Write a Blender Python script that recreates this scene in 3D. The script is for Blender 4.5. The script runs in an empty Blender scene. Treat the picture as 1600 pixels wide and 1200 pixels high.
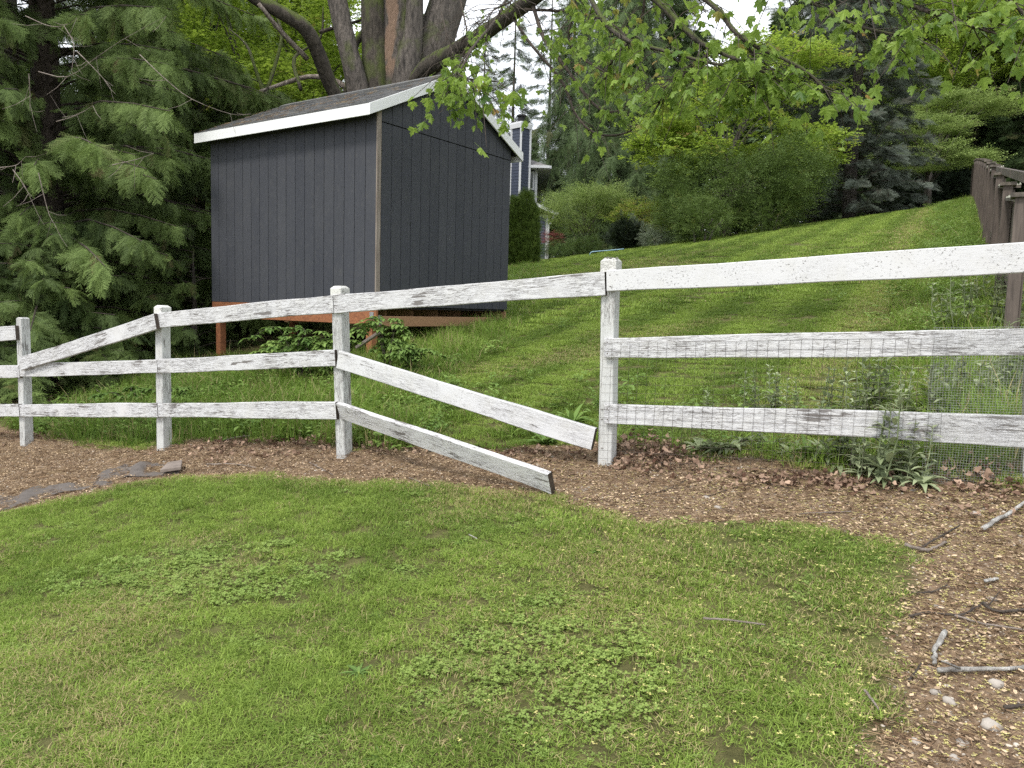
import bpy, bmesh, math, random
import numpy as np
from mathutils import Vector, Matrix, Euler
R = math.radians
rnd = random.Random(7)
rng = np.random.default_rng(11)
scene = bpy.context.scene
C = scene.collection

# ------------------------------------------------------------------ camera, sky, sun, exposure
F, PITCH, ROLL = 1210.0, R(5.5), R(1.6)
EYE = Vector((0, 0, 1.6))
_f = Vector((0, math.cos(PITCH), -math.sin(PITCH)))
_r0 = Vector((1, 0, 0)); _u0 = Vector((0, math.sin(PITCH), math.cos(PITCH)))
_r = _r0*math.cos(ROLL) + _u0*math.sin(ROLL)
_u = -_r0*math.sin(ROLL) + _u0*math.cos(ROLL)
cam_d = bpy.data.cameras.new('camera'); cam = bpy.data.objects.new('camera', cam_d); C.objects.link(cam)
cam_d.sensor_width = 36; cam_d.lens = 36*F/1600; cam_d.clip_start = .05; cam_d.clip_end = 2000
M = Matrix((( _r.x, _u.x, -_f.x, 0), (_r.y, _u.y, -_f.y, 0), (_r.z, _u.z, -_f.z, 0), (0, 0, 0, 1)))
M.translation = EYE
cam.matrix_world = M
scene.camera = cam

SUN_EL, SUN_AZ = R(55), R(222)      # azimuth clockwise from +Y: behind the camera, to its left
w = bpy.data.worlds.new('World'); scene.world = w; w.use_nodes = True
wn, wl = w.node_tree.nodes, w.node_tree.links
bg = wn['Background']
sky = wn.new('ShaderNodeTexSky'); sky.sky_type = 'NISHITA'; sky.sun_disc = False
sky.sun_elevation = SUN_EL; sky.sun_rotation = SUN_AZ; sky.air_density = 1.0; sky.dust_density = 2.0
mx = wn.new('ShaderNodeMix'); mx.data_type = 'RGBA'
cl_tc = wn.new('ShaderNodeTexCoord'); cl_n = wn.new('ShaderNodeTexNoise'); cl_n.inputs['Scale'].default_value = 2.2; cl_n.inputs['Detail'].default_value = 6
cl_r = wn.new('ShaderNodeValToRGB')
cl_r.color_ramp.elements[0].position = .3; cl_r.color_ramp.elements[0].color = (8.6, 8.9, 9.5, 1)
cl_r.color_ramp.elements[1].position = .75; cl_r.color_ramp.elements[1].color = (11.5, 11.7, 12.0, 1)
wl.new(cl_tc.outputs['Generated'], cl_n.inputs['Vector']); wl.new(cl_n.outputs['Fac'], cl_r.inputs['Fac'])
mx.inputs[0].default_value = .86                       # a closed overcast deck over the blue
wl.new(sky.outputs[0], mx.inputs[6]); wl.new(cl_r.outputs[0], mx.inputs[7]); wl.new(mx.outputs[2], bg.inputs[0])
bg.inputs[1].default_value = .1
sd = bpy.data.lights.new('sun', 'SUN'); sd.energy = 1.5; sd.angle = R(10); sd.color = (1, .955, .89)
sun = bpy.data.objects.new('sun', sd); C.objects.link(sun)
sdir = Vector((math.sin(SUN_AZ)*math.cos(SUN_EL), math.cos(SUN_AZ)*math.cos(SUN_EL), math.sin(SUN_EL)))
sun.rotation_euler = sdir.to_track_quat('Z', 'Y').to_euler(); sun.location = (-8, -10, 22)
vs = scene.view_settings
vs.view_transform = 'Standard'; vs.look = 'None'; vs.gamma = 1; vs.use_curve_mapping = False
vs.exposure = 1.02
scene.cycles.max_bounces = 8; scene.cycles.diffuse_bounces = 3; scene.cycles.transmission_bounces = 4
scene.cycles.transparent_max_bounces = 6; scene.cycles.glossy_bounces = 2
scene.cycles.use_denoising = False

# ------------------------------------------------------------------ measuring helpers
def ray(px, py):
    return _f + _r*((px-800)/F) + _u*((600-py)/F)
def P(px, py, d):
    """the world point seen at a picture position, at world y = d"""
    v = ray(px, py); return EYE + v*(d/v.y)
def hgt(x, y):
    x = np.asarray(x, float); y = np.asarray(y, float)
    def sp(t, k): return k*np.log1p(np.exp(np.clip(t/k, -40, 40)))
    ye = y - sp(y-90, 6); xe = x - sp(x-70, 6) + sp(-x-40, 6)
    z = .11*ye + .164*xe - .055*sp(ye-30, 2.5)
    z = z + .03*np.exp(-((x+2.2)**2/6 + (y-10.3)**2/4))
    return z
def H(x, y): return float(hgt(x, y))
def G(px, py):
    v = ray(px, py); t = 2.0; 
    lo, hi = .5, 200.0
    s = lo
    while s < hi:
        p = EYE + v*s
        if p.z < H(p.x, p.y): break
        s *= 1.03
    a, b = s/1.03, s
    for _ in range(25):
        m = (a+b)/2; p = EYE + v*m
        if p.z < H(p.x, p.y): b = m
        else: a = m
    p = EYE + v*b
    return Vector((p.x, p.y, H(p.x, p.y)))
def vnoise(x, y, s=1.0, seed=0, octs=3):
    """value noise on the ground plane, 0..1"""
    x = np.asarray(x, float)*s; y = np.asarray(y, float)*s
    out = np.zeros(np.broadcast(x, y).shape); amp, tot = 1.0, 0.0
    for o in range(octs):
        xi = np.floor(x).astype(np.int64); yi = np.floor(y).astype(np.int64)
        fx = x-xi; fy = y-yi; fx = fx*fx*(3-2*fx); fy = fy*fy*(3-2*fy)
        def h(a, b):
            n = (a*374761393 + b*668265263 + (seed+o*13)*974634777) & 0xffffffff
            n = ((n ^ (n >> 13))*1274126177) & 0xffffffff
            return ((n ^ (n >> 16)) & 0xffff)/65535.0
        v = (h(xi, yi)*(1-fx)+h(xi+1, yi)*fx)*(1-fy) + (h(xi, yi+1)*(1-fx)+h(xi+1, yi+1)*fx)*fy
        out += amp*v; tot += amp; amp *= .5; x = x*2.03+17; y = y*2.03+31
    return out/tot
def poly_sd(x, y, poly):
    """signed distance to a ground polygon, negative inside"""
    x = np.asarray(x, float); y = np.asarray(y, float)
    d = np.full(x.shape, 1e9); ins = np.zeros(x.shape, bool)
    n = len(poly)
    for i in range(n):
        ax, ay = poly[i]; bx_, by_ = poly[(i+1) % n]
        ex, ey = bx_-ax, by_-ay
        t = np.clip(((x-ax)*ex+(y-ay)*ey)/(ex*ex+ey*ey+1e-12), 0, 1)
        d = np.minimum(d, np.hypot(x-ax-t*ex, y-ay-t*ey))
        c = ((ay > y) != (by_ > y)) & (x < ex*(y-ay)/(ey if abs(ey) > 1e-12 else 1e-12)+ax)
        ins ^= c
    return np.where(ins, -d, d)

# ------------------------------------------------------------------ object helpers
def tag(o, label=None, cat=None, group=None, kind=None):
    if label: o['label'] = label
    if cat: o['category'] = cat
    if group: o['group'] = group
    if kind: o['kind'] = kind
    return o
def thing(name, label, cat, loc=(0, 0, 0), group=None):
    o = bpy.data.objects.new(name, None); C.objects.link(o); o.location = loc; o.empty_display_size = .2
    return tag(o, label, cat, group)
class MB:
    def __init__(s): s.v = []; s.f = []; s.a = []
    def add(s, vs, fs, a=0.0):
        n = len(s.v); s.v += [tuple(p) for p in vs]; s.f += [tuple(i+n for i in f) for f in fs]; s.a += [a]*len(vs); return s
    def box8(s, p, a=0.0):      # 4 bottom/back points then the 4 opposite ones, same order
        return s.add(p, [(0, 3, 2, 1), (4, 5, 6, 7), (0, 1, 5, 4), (1, 2, 6, 5), (2, 3, 7, 6), (3, 0, 4, 7)], a)
    def box(s, o, X, Y, Z):     # corner o and three edge vectors
        o, X, Y, Z = map(Vector, (o, X, Y, Z))
        return s.box8([o, o+X, o+X+Y, o+Y, o+Z, o+X+Z, o+X+Y+Z, o+Y+Z])
    def tube(s, pts, rad, n=6, cap=True, a=0.0, jit=0.0):
        pts = [Vector(p) for p in pts]; k = len(pts)
        if not hasattr(rad, '__len__'): rad = [rad]*k
        t0 = (pts[1]-pts[0]).normalized()
        up = Vector((0, 0, 1)) if abs(t0.z) < .9 else Vector((1, 0, 0))
        u = t0.cross(up).normalized(); vs = []
        for i, p in enumerate(pts):
            t = (pts[min(i+1, k-1)]-pts[max(i-1, 0)]).normalized()
            u = (u - t*u.dot(t)).normalized(); vv = t.cross(u)
            for j in range(n):
                th = 2*math.pi*j/n; r = rad[i]*(1+(rnd.uniform(-jit, jit) if jit else 0))
                vs.append(p + (u*math.cos(th)+vv*math.sin(th))*r)
        fs = [(i*n+j, i*n+(j+1) % n, (i+1)*n+(j+1) % n, (i+1)*n+j) for i in range(k-1) for j in range(n)]
        if cap: fs += [tuple(range(n-1, -1, -1)), tuple((k-1)*n+j for j in range(n))]
        return s.add(vs, fs, a)
    def mesh(s, name, m=None, smooth=False):
        me = bpy.data.meshes.new(name); me.from_pydata(s.v, [], s.f); me.update()
        if any(s.a):
            at = me.attributes.new('v', 'FLOAT', 'POINT'); at.data.foreach_set('value', np.array(s.a, 'f'))
        if m: me.materials.append(m)
        if smooth: me.shade_smooth()
        return me
    def build(s, name, m=None, parent=None, smooth=False, bevel=0):
        o = bpy.data.objects.new(name, s.mesh(name, m, smooth)); C.objects.link(o)
        if parent is not None:
            o.parent = parent
            l = parent
            off = Vector((0, 0, 0))
            while l is not None: off += Vector(l.location); l = l.parent
            o.data.transform(Matrix.Translation(-off))
        if bevel:
            b = o.modifiers.new('bevel', 'BEVEL'); b.width = bevel; b.segments = 2; b.limit_method = 'ANGLE'
        return o

# ------------------------------------------------------------------ materials
def newmat(name):
    m = bpy.data.materials.new(name); m.use_nodes = True
    return m, m.node_tree.nodes, m.node_tree.links, m.node_tree.nodes['Principled BSDF']
def nz(N, L, vec, scale, detail=4, rough=.55, dist=0.0):
    n = N.new('ShaderNodeTexNoise'); n.inputs['Scale'].default_value = scale; n.inputs['Detail'].default_value = detail
    n.inputs['Roughness'].default_value = rough; n.inputs['Distortion'].default_value = dist
    if vec is not None: L.new(vec, n.inputs['Vector'])
    return n.outputs['Fac']
def ramp(N, L, fac, stops):
    r = N.new('ShaderNodeValToRGB'); L.new(fac, r.inputs['Fac']); cr = r.color_ramp
    while len(cr.elements) < len(stops): cr.elements.new(.5)
    for e, (p, c) in zip(cr.elements, stops):
        e.position = p; e.color = (c, c, c, 1) if isinstance(c, (int, float)) else (*c, 1)
    return r.outputs['Color']
def mixc(N, L, fac, a, b, mode='MIX'):
    n = N.new('ShaderNodeMix'); n.data_type = 'RGBA'; n.blend_type = mode
    for s, v in ((n.inputs[0], fac), (n.inputs[6], a), (n.inputs[7], b)):
        if isinstance(v, (int, float)): s.default_value = v if s == n.inputs[0] else (v, v, v, 1)
        elif isinstance(v, tuple): s.default_value = (*v, 1)
        else: L.new(v, s)
    return n.outputs[2]
def math_(N, L, op, a, b=None, clamp=False):
    n = N.new('ShaderNodeMath'); n.operation = op; n.use_clamp = clamp
    for s, v in zip(n.inputs, (a, b)):
        if v is None: continue
        if isinstance(v, (int, float)): s.default_value = v
        else: L.new(v, s)
    return n.outputs[0]
def bump(N, L, bs, h, strength=.4, dist=.01):
    b = N.new('ShaderNodeBump'); b.inputs['Strength'].default_value = strength; b.inputs['Distance'].default_value = dist
    L.new(h, b.inputs['Height']); L.new(b.outputs[0], bs.inputs['Normal'])
def coords(N, L, kind='Object', scale=(1, 1, 1), rand=True):
    tc = N.new('ShaderNodeTexCoord'); mp = N.new('ShaderNodeMapping'); L.new(tc.outputs[kind], mp.inputs['Vector'])
    mp.inputs['Scale'].default_value = scale
    if rand:
        oi = N.new('ShaderNodeObjectInfo'); mul = N.new('ShaderNodeMath'); mul.operation = 'MULTIPLY'; mul.inputs[1].default_value = 57.0
        L.new(oi.outputs['Random'], mul.inputs[0]); L.new(mul.outputs[0], mp.inputs['Location'])
    return mp.outputs[0]
def attr(N, name, inst=False):
    a = N.new('ShaderNodeAttribute'); a.attribute_name = name
    if inst: a.attribute_type = 'INSTANCER'
    return a.outputs['Fac']

def mat_plain(name, col, rough=.7, var=.25, scale=8, metal=0, bmp=.2):
    m, N, L, b = newmat(name)
    v = coords(N, L); n = nz(N, L, v, scale)
    L.new(mixc(N, L, ramp(N, L, n, [(.3, 0.0), (.7, 1.0)]), tuple(c*(1-var) for c in col), tuple(min(1, c*(1+var)) for c in col)), b.inputs['Base Color'])
    b.inputs['Roughness'].default_value = rough; b.inputs['Metallic'].default_value = metal
    if bmp: bump(N, L, b, nz(N, L, v, scale*6), bmp, .004)
    return m
def mat_leaf(name, dark, light, warm=None, transl=.3, rough=.6):
    """leaf material: blends with the per-leaf value v and the per-clump tint"""
    m, N, L, b = newmat(name)
    t = attr(N, 'tint', True); v = attr(N, 'v')
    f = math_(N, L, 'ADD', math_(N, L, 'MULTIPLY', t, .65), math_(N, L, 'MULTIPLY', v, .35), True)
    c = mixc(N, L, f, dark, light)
    if warm:
        wv = attr(N, 'dry', True); c = mixc(N, L, wv, c, warm)
    L.new(c, b.inputs['Base Color']); b.inputs['Roughness'].default_value = rough
    b.inputs['Specular IOR Level'].default_value = .3
    tr = N.new('ShaderNodeBsdfTranslucent'); L.new(mixc(N, L, .6, c, light), tr.inputs['Color'])
    ms = N.new('ShaderNodeMixShader'); ms.inputs[0].default_value = transl
    L.new(b.outputs[0], ms.inputs[1]); L.new(tr.outputs[0], ms.inputs[2]); L.new(ms.outputs[0], N['Material Output'].inputs['Surface'])
    return m
def mat_bark(name, a, b_, moss=.0, scale=6):
    m, N, L, b = newmat(name)
    v = coords(N, L, 'Object', (1, 1, .22)); n = nz(N, L, v, scale*3, 6, .65)
    c = mixc(N, L, ramp(N, L, n, [(.32, 0.0), (.66, 1.0)]), a, b_)
    if moss:
        g = N.new('ShaderNodeNewGeometry'); sx = N.new('ShaderNodeSeparateXYZ'); L.new(g.outputs['Normal'], sx.inputs[0])
        v2 = coords(N, L, 'Object', (1, 1, .6)); n2 = nz(N, L, v2, 2.2, 5)
        k = math_(N, L, 'ADD', math_(N, L, 'MULTIPLY', sx.outputs['Z'], .35), n2)
        mf = ramp(N, L, k, [(.62-.25*moss, 0.0), (.78-.25*moss, 1.0)])
        c = mixc(N, L, mf, c, (.075, .095, .02))
    L.new(c, b.inputs['Base Color']); b.inputs['Roughness'].default_value = .95
    nv = nz(N, L, coords(N, L, 'Object', (1, 1, .12)), scale*1.1, 4, .6)
    bump(N, L, b, math_(N, L, 'ADD', n, nv), 1.0, .07)
    return m
def mat_paint(name, wear=.5, paint=(.555, .555, .56), specks=0.0):
    """weathered white paint on timber whose grain runs along local X: long cracks, peeled flakes and grey wood"""
    m, N, L, b = newmat(name)
    v = coords(N, L, 'Object', (1.6, 14, 14)); vf = coords(N, L, 'Object', (3, 45, 45)); vi = coords(N, L, 'Object', (1, 1, 1))
    big = nz(N, L, v, 1.4, 5, .6, .6); fine = nz(N, L, vf, 2.0, 4, .6, .4); patch = nz(N, L, vi, 3.5, 3)
    k = math_(N, L, 'ADD', math_(N, L, 'MULTIPLY', big, .5), math_(N, L, 'MULTIPLY', fine, .5))
    k = math_(N, L, 'ADD', k, math_(N, L, 'MULTIPLY', math_(N, L, 'SUBTRACT', patch, .5), .42))
    th = .695 - .13*wear
    peel = ramp(N, L, k, [(th, 0.0), (th+.014, 1.0)])
    def ridge_lines(sc, scale, wd, amt):
        rn = nz(N, L, coords(N, L, 'Object', sc), scale, 3, .6, .8)
        ab = math_(N, L, 'ABSOLUTE', math_(N, L, 'SUBTRACT', rn, .5))
        return math_(N, L, 'MULTIPLY', ramp(N, L, ab, [(0.0, 1.0), (wd, 0.0)]), amt)
    gate = ramp(N, L, nz(N, L, vi, 2.3, 4), [(.52-.22*wear, 0.0), (.66-.16*wear, 1.0)])
    lines = math_(N, L, 'MAXIMUM', math_(N, L, 'MULTIPLY', ridge_lines((1.5, 20, 20), 2.6, .030, 1.0), gate), math_(N, L, 'MULTIPLY', ridge_lines((4, 46, 46), 2.0, .028, .9), gate))
    cr = N.new('ShaderNodeTexVoronoi'); cr.feature = 'DISTANCE_TO_EDGE'; cr.inputs['Scale'].default_value = 5; vc = coords(N, L, 'Object', (1.1, 6, 6))
    dv = N.new('ShaderNodeVectorMath'); dv.operation = 'ADD'; nn = N.new('ShaderNodeTexNoise'); nn.inputs['Scale'].default_value = 6; L.new(vc, nn.inputs['Vector'])
    L.new(vc, dv.inputs[0]); L.new(nn.outputs['Color'], dv.inputs[1]); L.new(dv.outputs[0], cr.inputs['Vector'])
    crack = math_(N, L, 'MULTIPLY', ramp(N, L, cr.outputs['Distance'], [(0.0, 1.0), (.022, 0.0)]), ramp(N, L, patch, [(.42, 0.0), (.58, min(1.0, wear+.25))]))
    wood = mixc(N, L, fine, (.035, .03, .028), (.24, .225, .215))
    dirt = nz(N, L, vi, 9, 5)
    pc = mixc(N, L, ramp(N, L, dirt, [(.45, 0.0), (.75, .5)]), paint, (.50, .49, .46))
    mask = math_(N, L, 'MAXIMUM', math_(N, L, 'MAXIMUM', peel, crack), math_(N, L, 'MULTIPLY', lines, min(1.0, wear*1.7)))
    if specks:
        sp = math_(N, L, 'MULTIPLY', ramp(N, L, nz(N, L, coords(N, L, 'Object', (1, 1.6, 1.6)), 75, 2, .5, .5), [(.63, 0.0), (.66, 1.0)]), ramp(N, L, nz(N, L, vi, 6, 4), [(.40, 0.0), (.55, specks)]))
        mask = math_(N, L, 'MAXIMUM', mask, sp)
    L.new(mixc(N, L, mask, pc, wood), b.inputs['Base Color'])
    b.inputs['Roughness'].default_value = .6; b.inputs['Specular IOR Level'].default_value = .3
    bump(N, L, b, math_(N, L, 'SUBTRACT', math_(N, L, 'MULTIPLY', fine, .25), mask), .5, .003)
    return m
def mat_wood(name, a, b_, scale=(1.2, 22, 22), rough=.75, bm=.3):
    m, N, L, b = newmat(name)
    v = coords(N, L, 'Object', scale); n = nz(N, L, v, 2.2, 5, .6, 1.0)
    L.new(mixc(N, L, ramp(N, L, n, [(.3, 0.0), (.7, 1.0)]), a, b_), b.inputs['Base Color'])
    b.inputs['Roughness'].default_value = rough
    bump(N, L, b, n, bm, .004)
    return m

# ------------------------------------------------------------------ scattering: one point mesh + geometry nodes
_ng = {}
def scatter(name, pos, rot, scl, protos, parent=None, tint=None, dry=None, pick=None):
    pos = np.asarray(pos, 'f').reshape(-1, 3); n = len(pos)
    me = bpy.data.meshes.new(name); me.vertices.add(n)
    if parent is not None:
        l = parent
        while l is not None: pos = pos - np.array(l.location, 'f'); l = l.parent
    me.vertices.foreach_set('co', pos.ravel())
    def at(k, ty, val, fld='value'):
        a = me.attributes.new(k, ty, 'POINT'); a.data.foreach_set(fld, np.asarray(val).ravel())
    at('rot', 'FLOAT_VECTOR', np.asarray(rot, 'f').reshape(-1, 3), 'vector')
    scl = np.asarray(scl, 'f'); scl = np.repeat(scl.reshape(-1, 1), 3, 1) if scl.ndim == 1 else scl
    at('scl', 'FLOAT_VECTOR', scl, 'vector')
    at('tint', 'FLOAT', np.asarray(tint if tint is not None else rng.random(n), 'f'))
    at('dry', 'FLOAT', np.asarray(dry if dry is not None else np.zeros(n), 'f'))
    at('pick', 'INT', np.asarray(pick if pick is not None else rng.integers(0, len(protos), n), 'i'))
    key = tuple(p.name for p in protos)
    if key not in _ng:
        g = bpy.data.node_groups.new('scatter_' + protos[0].name, 'GeometryNodeTree')
        g.interface.new_socket('Geometry', in_out='INPUT', socket_type='NodeSocketGeometry')
        g.interface.new_socket('Geometry', in_out='OUTPUT', socket_type='NodeSocketGeometry')
        N, L = g.nodes, g.links
        gi = N.new('NodeGroupInput'); go = N.new('NodeGroupOutput'); iop = N.new('GeometryNodeInstanceOnPoints')
        jn = N.new('GeometryNodeJoinGeometry')
        for p in protos:
            oi = N.new('GeometryNodeObjectInfo'); oi.inputs['Object'].default_value = p; oi.inputs['As Instance'].default_value = False
            gt = N.new('GeometryNodeGeometryToInstance'); L.new(oi.outputs['Geometry'], gt.inputs[0]); L.new(gt.outputs[0], jn.inputs[0])
        L.new(gi.outputs[0], iop.inputs['Points']); L.new(jn.outputs[0], iop.inputs['Instance'])
        iop.inputs['Pick Instance'].default_value = True
        for k, ty, s in (('rot', 'FLOAT_VECTOR', 'Rotation'), ('scl', 'FLOAT_VECTOR', 'Scale'), ('pick', 'INT', 'Instance Index')):
            na = N.new('GeometryNodeInputNamedAttribute'); na.data_type = ty; na.inputs['Name'].default_value = k
            L.new(na.outputs['Attribute'], iop.inputs[s])
        L.new(iop.outputs[0], go.inputs[0]); _ng[key] = g
    o = bpy.data.objects.new(name, me); C.objects.link(o)
    if parent is not None: o.parent = parent
    md = o.modifiers.new('scatter', 'NODES'); md.node_group = _ng[key]
    return o
def proto(name, mb, m, smooth=False):
    return bpy.data.objects.new(name, mb.mesh(name, m, smooth))   # source shape of a scatter, never linked itself
def dir_rot(d, roll=None):
    """euler angles turning +X to the directions d"""
    d = np.asarray(d, float); d = d/np.linalg.norm(d, axis=1, keepdims=True)
    yaw = np.arctan2(d[:, 1], d[:, 0]); pit = -np.arcsin(np.clip(d[:, 2], -1, 1))
    return np.stack([roll if roll is not None else rng.uniform(-.5, .5, len(d)), pit, yaw], 1)

# ------------------------------------------------------------------ fence line and ground zones
FD = Vector((.879, -.477, 0)).normalized(); FN = Vector((-.477, -.879, 0)).normalized()      # along the fence, towards the camera
POSTS = []
for _px, _py in ((42, 694), (257, 705), (538, 716), (948, 727), (1613, 735)):
    _v = ray(_px, _py); _t = Vector((.61, 4.9, 0)).dot(FN)/Vector((_v.x, _v.y, 0)).dot(FN); POSTS.append((_v.x*_t, _v.y*_t))
def side(x, y):      # > 0 beyond the fence
    return -((np.asarray(x)-.61)*FN.x + (np.asarray(y)-4.9)*FN.y)
front_px = [(-260, 880), (-100, 835), (0, 805), (100, 778), (200, 755), (300, 742), (420, 738), (520, 748), (640, 752), (760, 765), (870, 772), (930, 795), (1010, 810),
            (1130, 808), (1250, 815), (1330, 825), (1400, 850), (1445, 880), (1440, 915), (1400, 945), (1410, 970), (1430, 1000), (1395, 1040), (1405, 1080),
            (1375, 1110), (1370, 1160), (1360, 1200), (1330, 1290)]
back_px = [(1990, 1290), (1990, 790), (1700, 768), (1600, 755), (1400, 738), (1300, 738), (1200, 722), (1100, 714), (1000, 700), (930, 692), (840, 702), (760, 710), (650, 704), (520, 700),
           (420, 692), (300, 694), (200, 704), (100, 692), (0, 664), (-100, 660), (-260, 668)]
DIRT = [tuple(G(*p)[:2]) for p in front_px + back_px]
def dirtness(x, y):
    d = poly_sd(x, y, DIRT) + (vnoise(x, y, 5, 3)-.5)*.16 + (vnoise(x, y, 22, 8)-.5)*.07
    return d
def relief(x, y):
    z = (vnoise(x, y, 1.3, 5)-.5)*.05 + (vnoise(x, y, 6, 6)-.5)*.022
    d = poly_sd(x, y, DIRT)
    z = z - .02*np.clip(.5-d/.1, 0, 1)
    z = z + .07*np.exp(-((side(x, y)-.18)/.16)**2)*np.clip(.5-d/.3, 0, 1)*(.4+vnoise(x, y, 3, 40))
    return z
def HG(x, y): return hgt(x, y) + relief(x, y)
def hg(x, y): return float(HG(np.array([float(x)]), np.array([float(y)]))[0])
def GG(px, py):
    p = G(px, py); return Vector((p.x, p.y, hg(p.x, p.y)))

def axis(lo, hi, step, far, grow=1.09):
    a = list(np.arange(lo, hi, step)); s = step; x = a[-1]
    while x < far: s *= grow; x += s; a.append(x)
    s = step; x = a[0]
    while x > -far: s *= grow; x -= s; a.insert(0, x)
    return np.array(a)
gx = axis(-7, 4.5, .035, 420); gy = axis(1.2, 9.5, .035, 420)
X, Y = np.meshgrid(gx, gy); Z = HG(X, Y)
nx, ny = len(gx), len(gy)
me = bpy.data.meshes.new('ground')
me.vertices.add(nx*ny); me.vertices.foreach_set('co', np.stack([X, Y, Z], -1).astype('f').ravel())
i = np.arange(nx*ny).reshape(ny, nx)
q = np.stack([i[:-1, :-1], i[:-1, 1:], i[1:, 1:], i[1:, :-1]], -1).reshape(-1, 4)
me.loops.add(q.size); me.loops.foreach_set('vertex_index', q.ravel().astype('i'))
me.polygons.add(len(q)); me.polygons.foreach_set('loop_start', (np.arange(len(q))*4).astype('i')); me.polygons.foreach_set('loop_total', np.full(len(q), 4, 'i'))
me.update(); me.validate()
DM = np.clip(.5 - dirtness(X, Y)/.05, 0, 1)
WOOD_W = np.clip((-(X+4.2)-.0*(Y))/1.5, 0, 1)*np.clip((side(X, Y)-1.0)/1.5, 0, 1)      # bare woodland floor beyond the fence, left
at = me.attributes.new('dirt', 'FLOAT', 'POINT'); at.data.foreach_set('value', np.maximum(DM, WOOD_W*.8).astype('f').ravel())
me.shade_smooth()
m, N, L, b = newmat('ground')
v = coords(N, L, 'Object', (1, 1, 1), False)
n1 = nz(N, L, v, 1.6, 5); n2 = nz(N, L, v, 14, 6, .7); n3 = nz(N, L, v, 70, 5, .7)
soil = mixc(N, L, ramp(N, L, n2, [(.34, 0.0), (.66, 1.0)]), (.085, .052, .030), (.31, .215, .135))
soil = mixc(N, L, ramp(N, L, n1, [(.4, 0.0), (.7, .55)]), soil, (.26, .185, .125))
soil = mixc(N, L, ramp(N, L, n3, [(.5, 0.0), (.66, .9)]), soil, (.36, .28, .20)); soil = mixc(N, L, ramp(N, L, nz(N, L, v, 38, 5, .75), [(.34, .85), (.46, 0.0)]), soil, (.045, .027, .018))
turf = mixc(N, L, ramp(N, L, n2, [(.3, 0.0), (.7, 1.0)]), (.06, .06, .022), (.16, .15, .06))
turf = mixc(N, L, ramp(N, L, nz(N, L, v, .9, 3), [(.45, 0.0), (.75, .5)]), turf, (.12, .14, .04))
dm = attr(N, 'dirt')
L.new(mixc(N, L, dm, turf, soil), b.inputs['Base Color']); b.inputs['Roughness'].default_value = .95; b.inputs['Specular IOR Level'].default_value = .15
bump(N, L, b, math_(N, L, 'ADD', n2, math_(N, L, 'MULTIPLY', n3, .6)), 1.0, .03)
me.materials.append(m)
ground = bpy.data.objects.new('ground', me); C.objects.link(ground); tag(ground, 'sloping ground of bare brown soil and turf', kind='structure')

# ------------------------------------------------------------------ common materials
M_ = {}
M_['rail'] = mat_paint('peeling_white_paint', .86)
M_['rail_good'] = mat_paint('speckled_white_paint', .12, specks=.8)
M_['rail_fair'] = mat_paint('worn_white_paint', .4, specks=.5)
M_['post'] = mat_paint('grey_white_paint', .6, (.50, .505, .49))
M_['post_side'] = mat_paint('grimy_shaded_post_side', .8, (.21, .215, .175))  # grey-green grime, with the shade of the side away from sun darkened into the paint
M_['endgrain'] = mat_wood('dark_end_grain', (.02, .014, .01), (.07, .05, .035), (8, 8, 8))
M_['bark'] = mat_bark('grey_bark', (.026, .022, .019), (.15, .128, .11), .05)
M_['moss_bark'] = mat_bark('mossy_bark', (.022, .018, .013), (.09, .075, .058), .45)
M_['dead'] = mat_bark('bare_dead_wood', (.14, .11, .09), (.34, .29, .25))
M_['twig'] = mat_bark('twig_bark', (.035, .025, .02), (.10, .08, .062), 0)
M_['lichen'] = mat_bark('lichened_bark', (.10, .085, .07), (.50, .49, .46), 0, 5)

# ------------------------------------------------------------------ shed
SU = Vector((math.sin(.602), math.cos(.602), 0)); SV = Vector((-SU.y, SU.x, 0))
FZ = 1.593; S0 = Vector((-1.841, 10.295, 0))
LU, LV, WH, SEAM = 3.038, 3.572, 2.587, 2.40
m, N, L, b = newmat('slate_grey_siding')
v = coords(N, L, 'Object', (18, 18, 1.3)); n = nz(N, L, v, 3.2, 5, .65, .4); nf = nz(N, L, v, 13, 4, .7)
bl = nz(N, L, coords(N, L, 'Object', (1, 1, 1)), 1.1, 3)
c = mixc(N, L, n, (.026, .029, .037), (.047, .050, .060)); c = mixc(N, L, ramp(N, L, bl, [(.4, 0.0), (.75, .35)]), c, (.066, .068, .072))
oi = N.new('ShaderNodeObjectInfo'); c = mixc(N, L, math_(N, L, 'MULTIPLY', oi.outputs['Random'], .22), c, (.075, .078, .088)); c = mixc(N, L, ramp(N, L, nz(N, L, coords(N, L, 'Object', (1, 1, .5)), 22, 6, .75), [(.52, 0.0), (.72, .4)]), c, (.09, .088, .082))
L.new(c, b.inputs['Base Color']); b.inputs['Roughness'].default_value = .72; b.inputs['Specular IOR Level'].default_value = .35
bump(N, L, b, math_(N, L, 'ADD', n, math_(N, L, 'MULTIPLY', nf, .6)), .55, .004)
M_['siding'] = m
M_['dark'] = mat_plain('dark_sheathing', (.012, .012, .014), .9)
M_['trim'] = mat_plain('white_trim_paint', (.74, .745, .74), .5, .05, 3, bmp=.08)
M_['cedar'] = mat_wood('orange_treated_timber', (.15, .052, .022), (.34, .135, .055), (2.5, 14, 14))
M_['pine'] = mat_wood('brown_treated_timber', (.20, .105, .05), (.33, .19, .10))
M_['raw'] = mat_wood('raw_grey_timber', (.13, .10, .08), (.29, .25, .21), (22, 22, 1.2))
M_['metal'] = mat_plain('galvanised_metal', (.45, .46, .47), .4, .15, 10, 1)
shed = thing('garden_shed', 'dark slate-grey wooden shed with white fascia standing on orange timber posts', 'shed', (S0.x, S0.y, H(S0.x, S0.y)))
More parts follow.
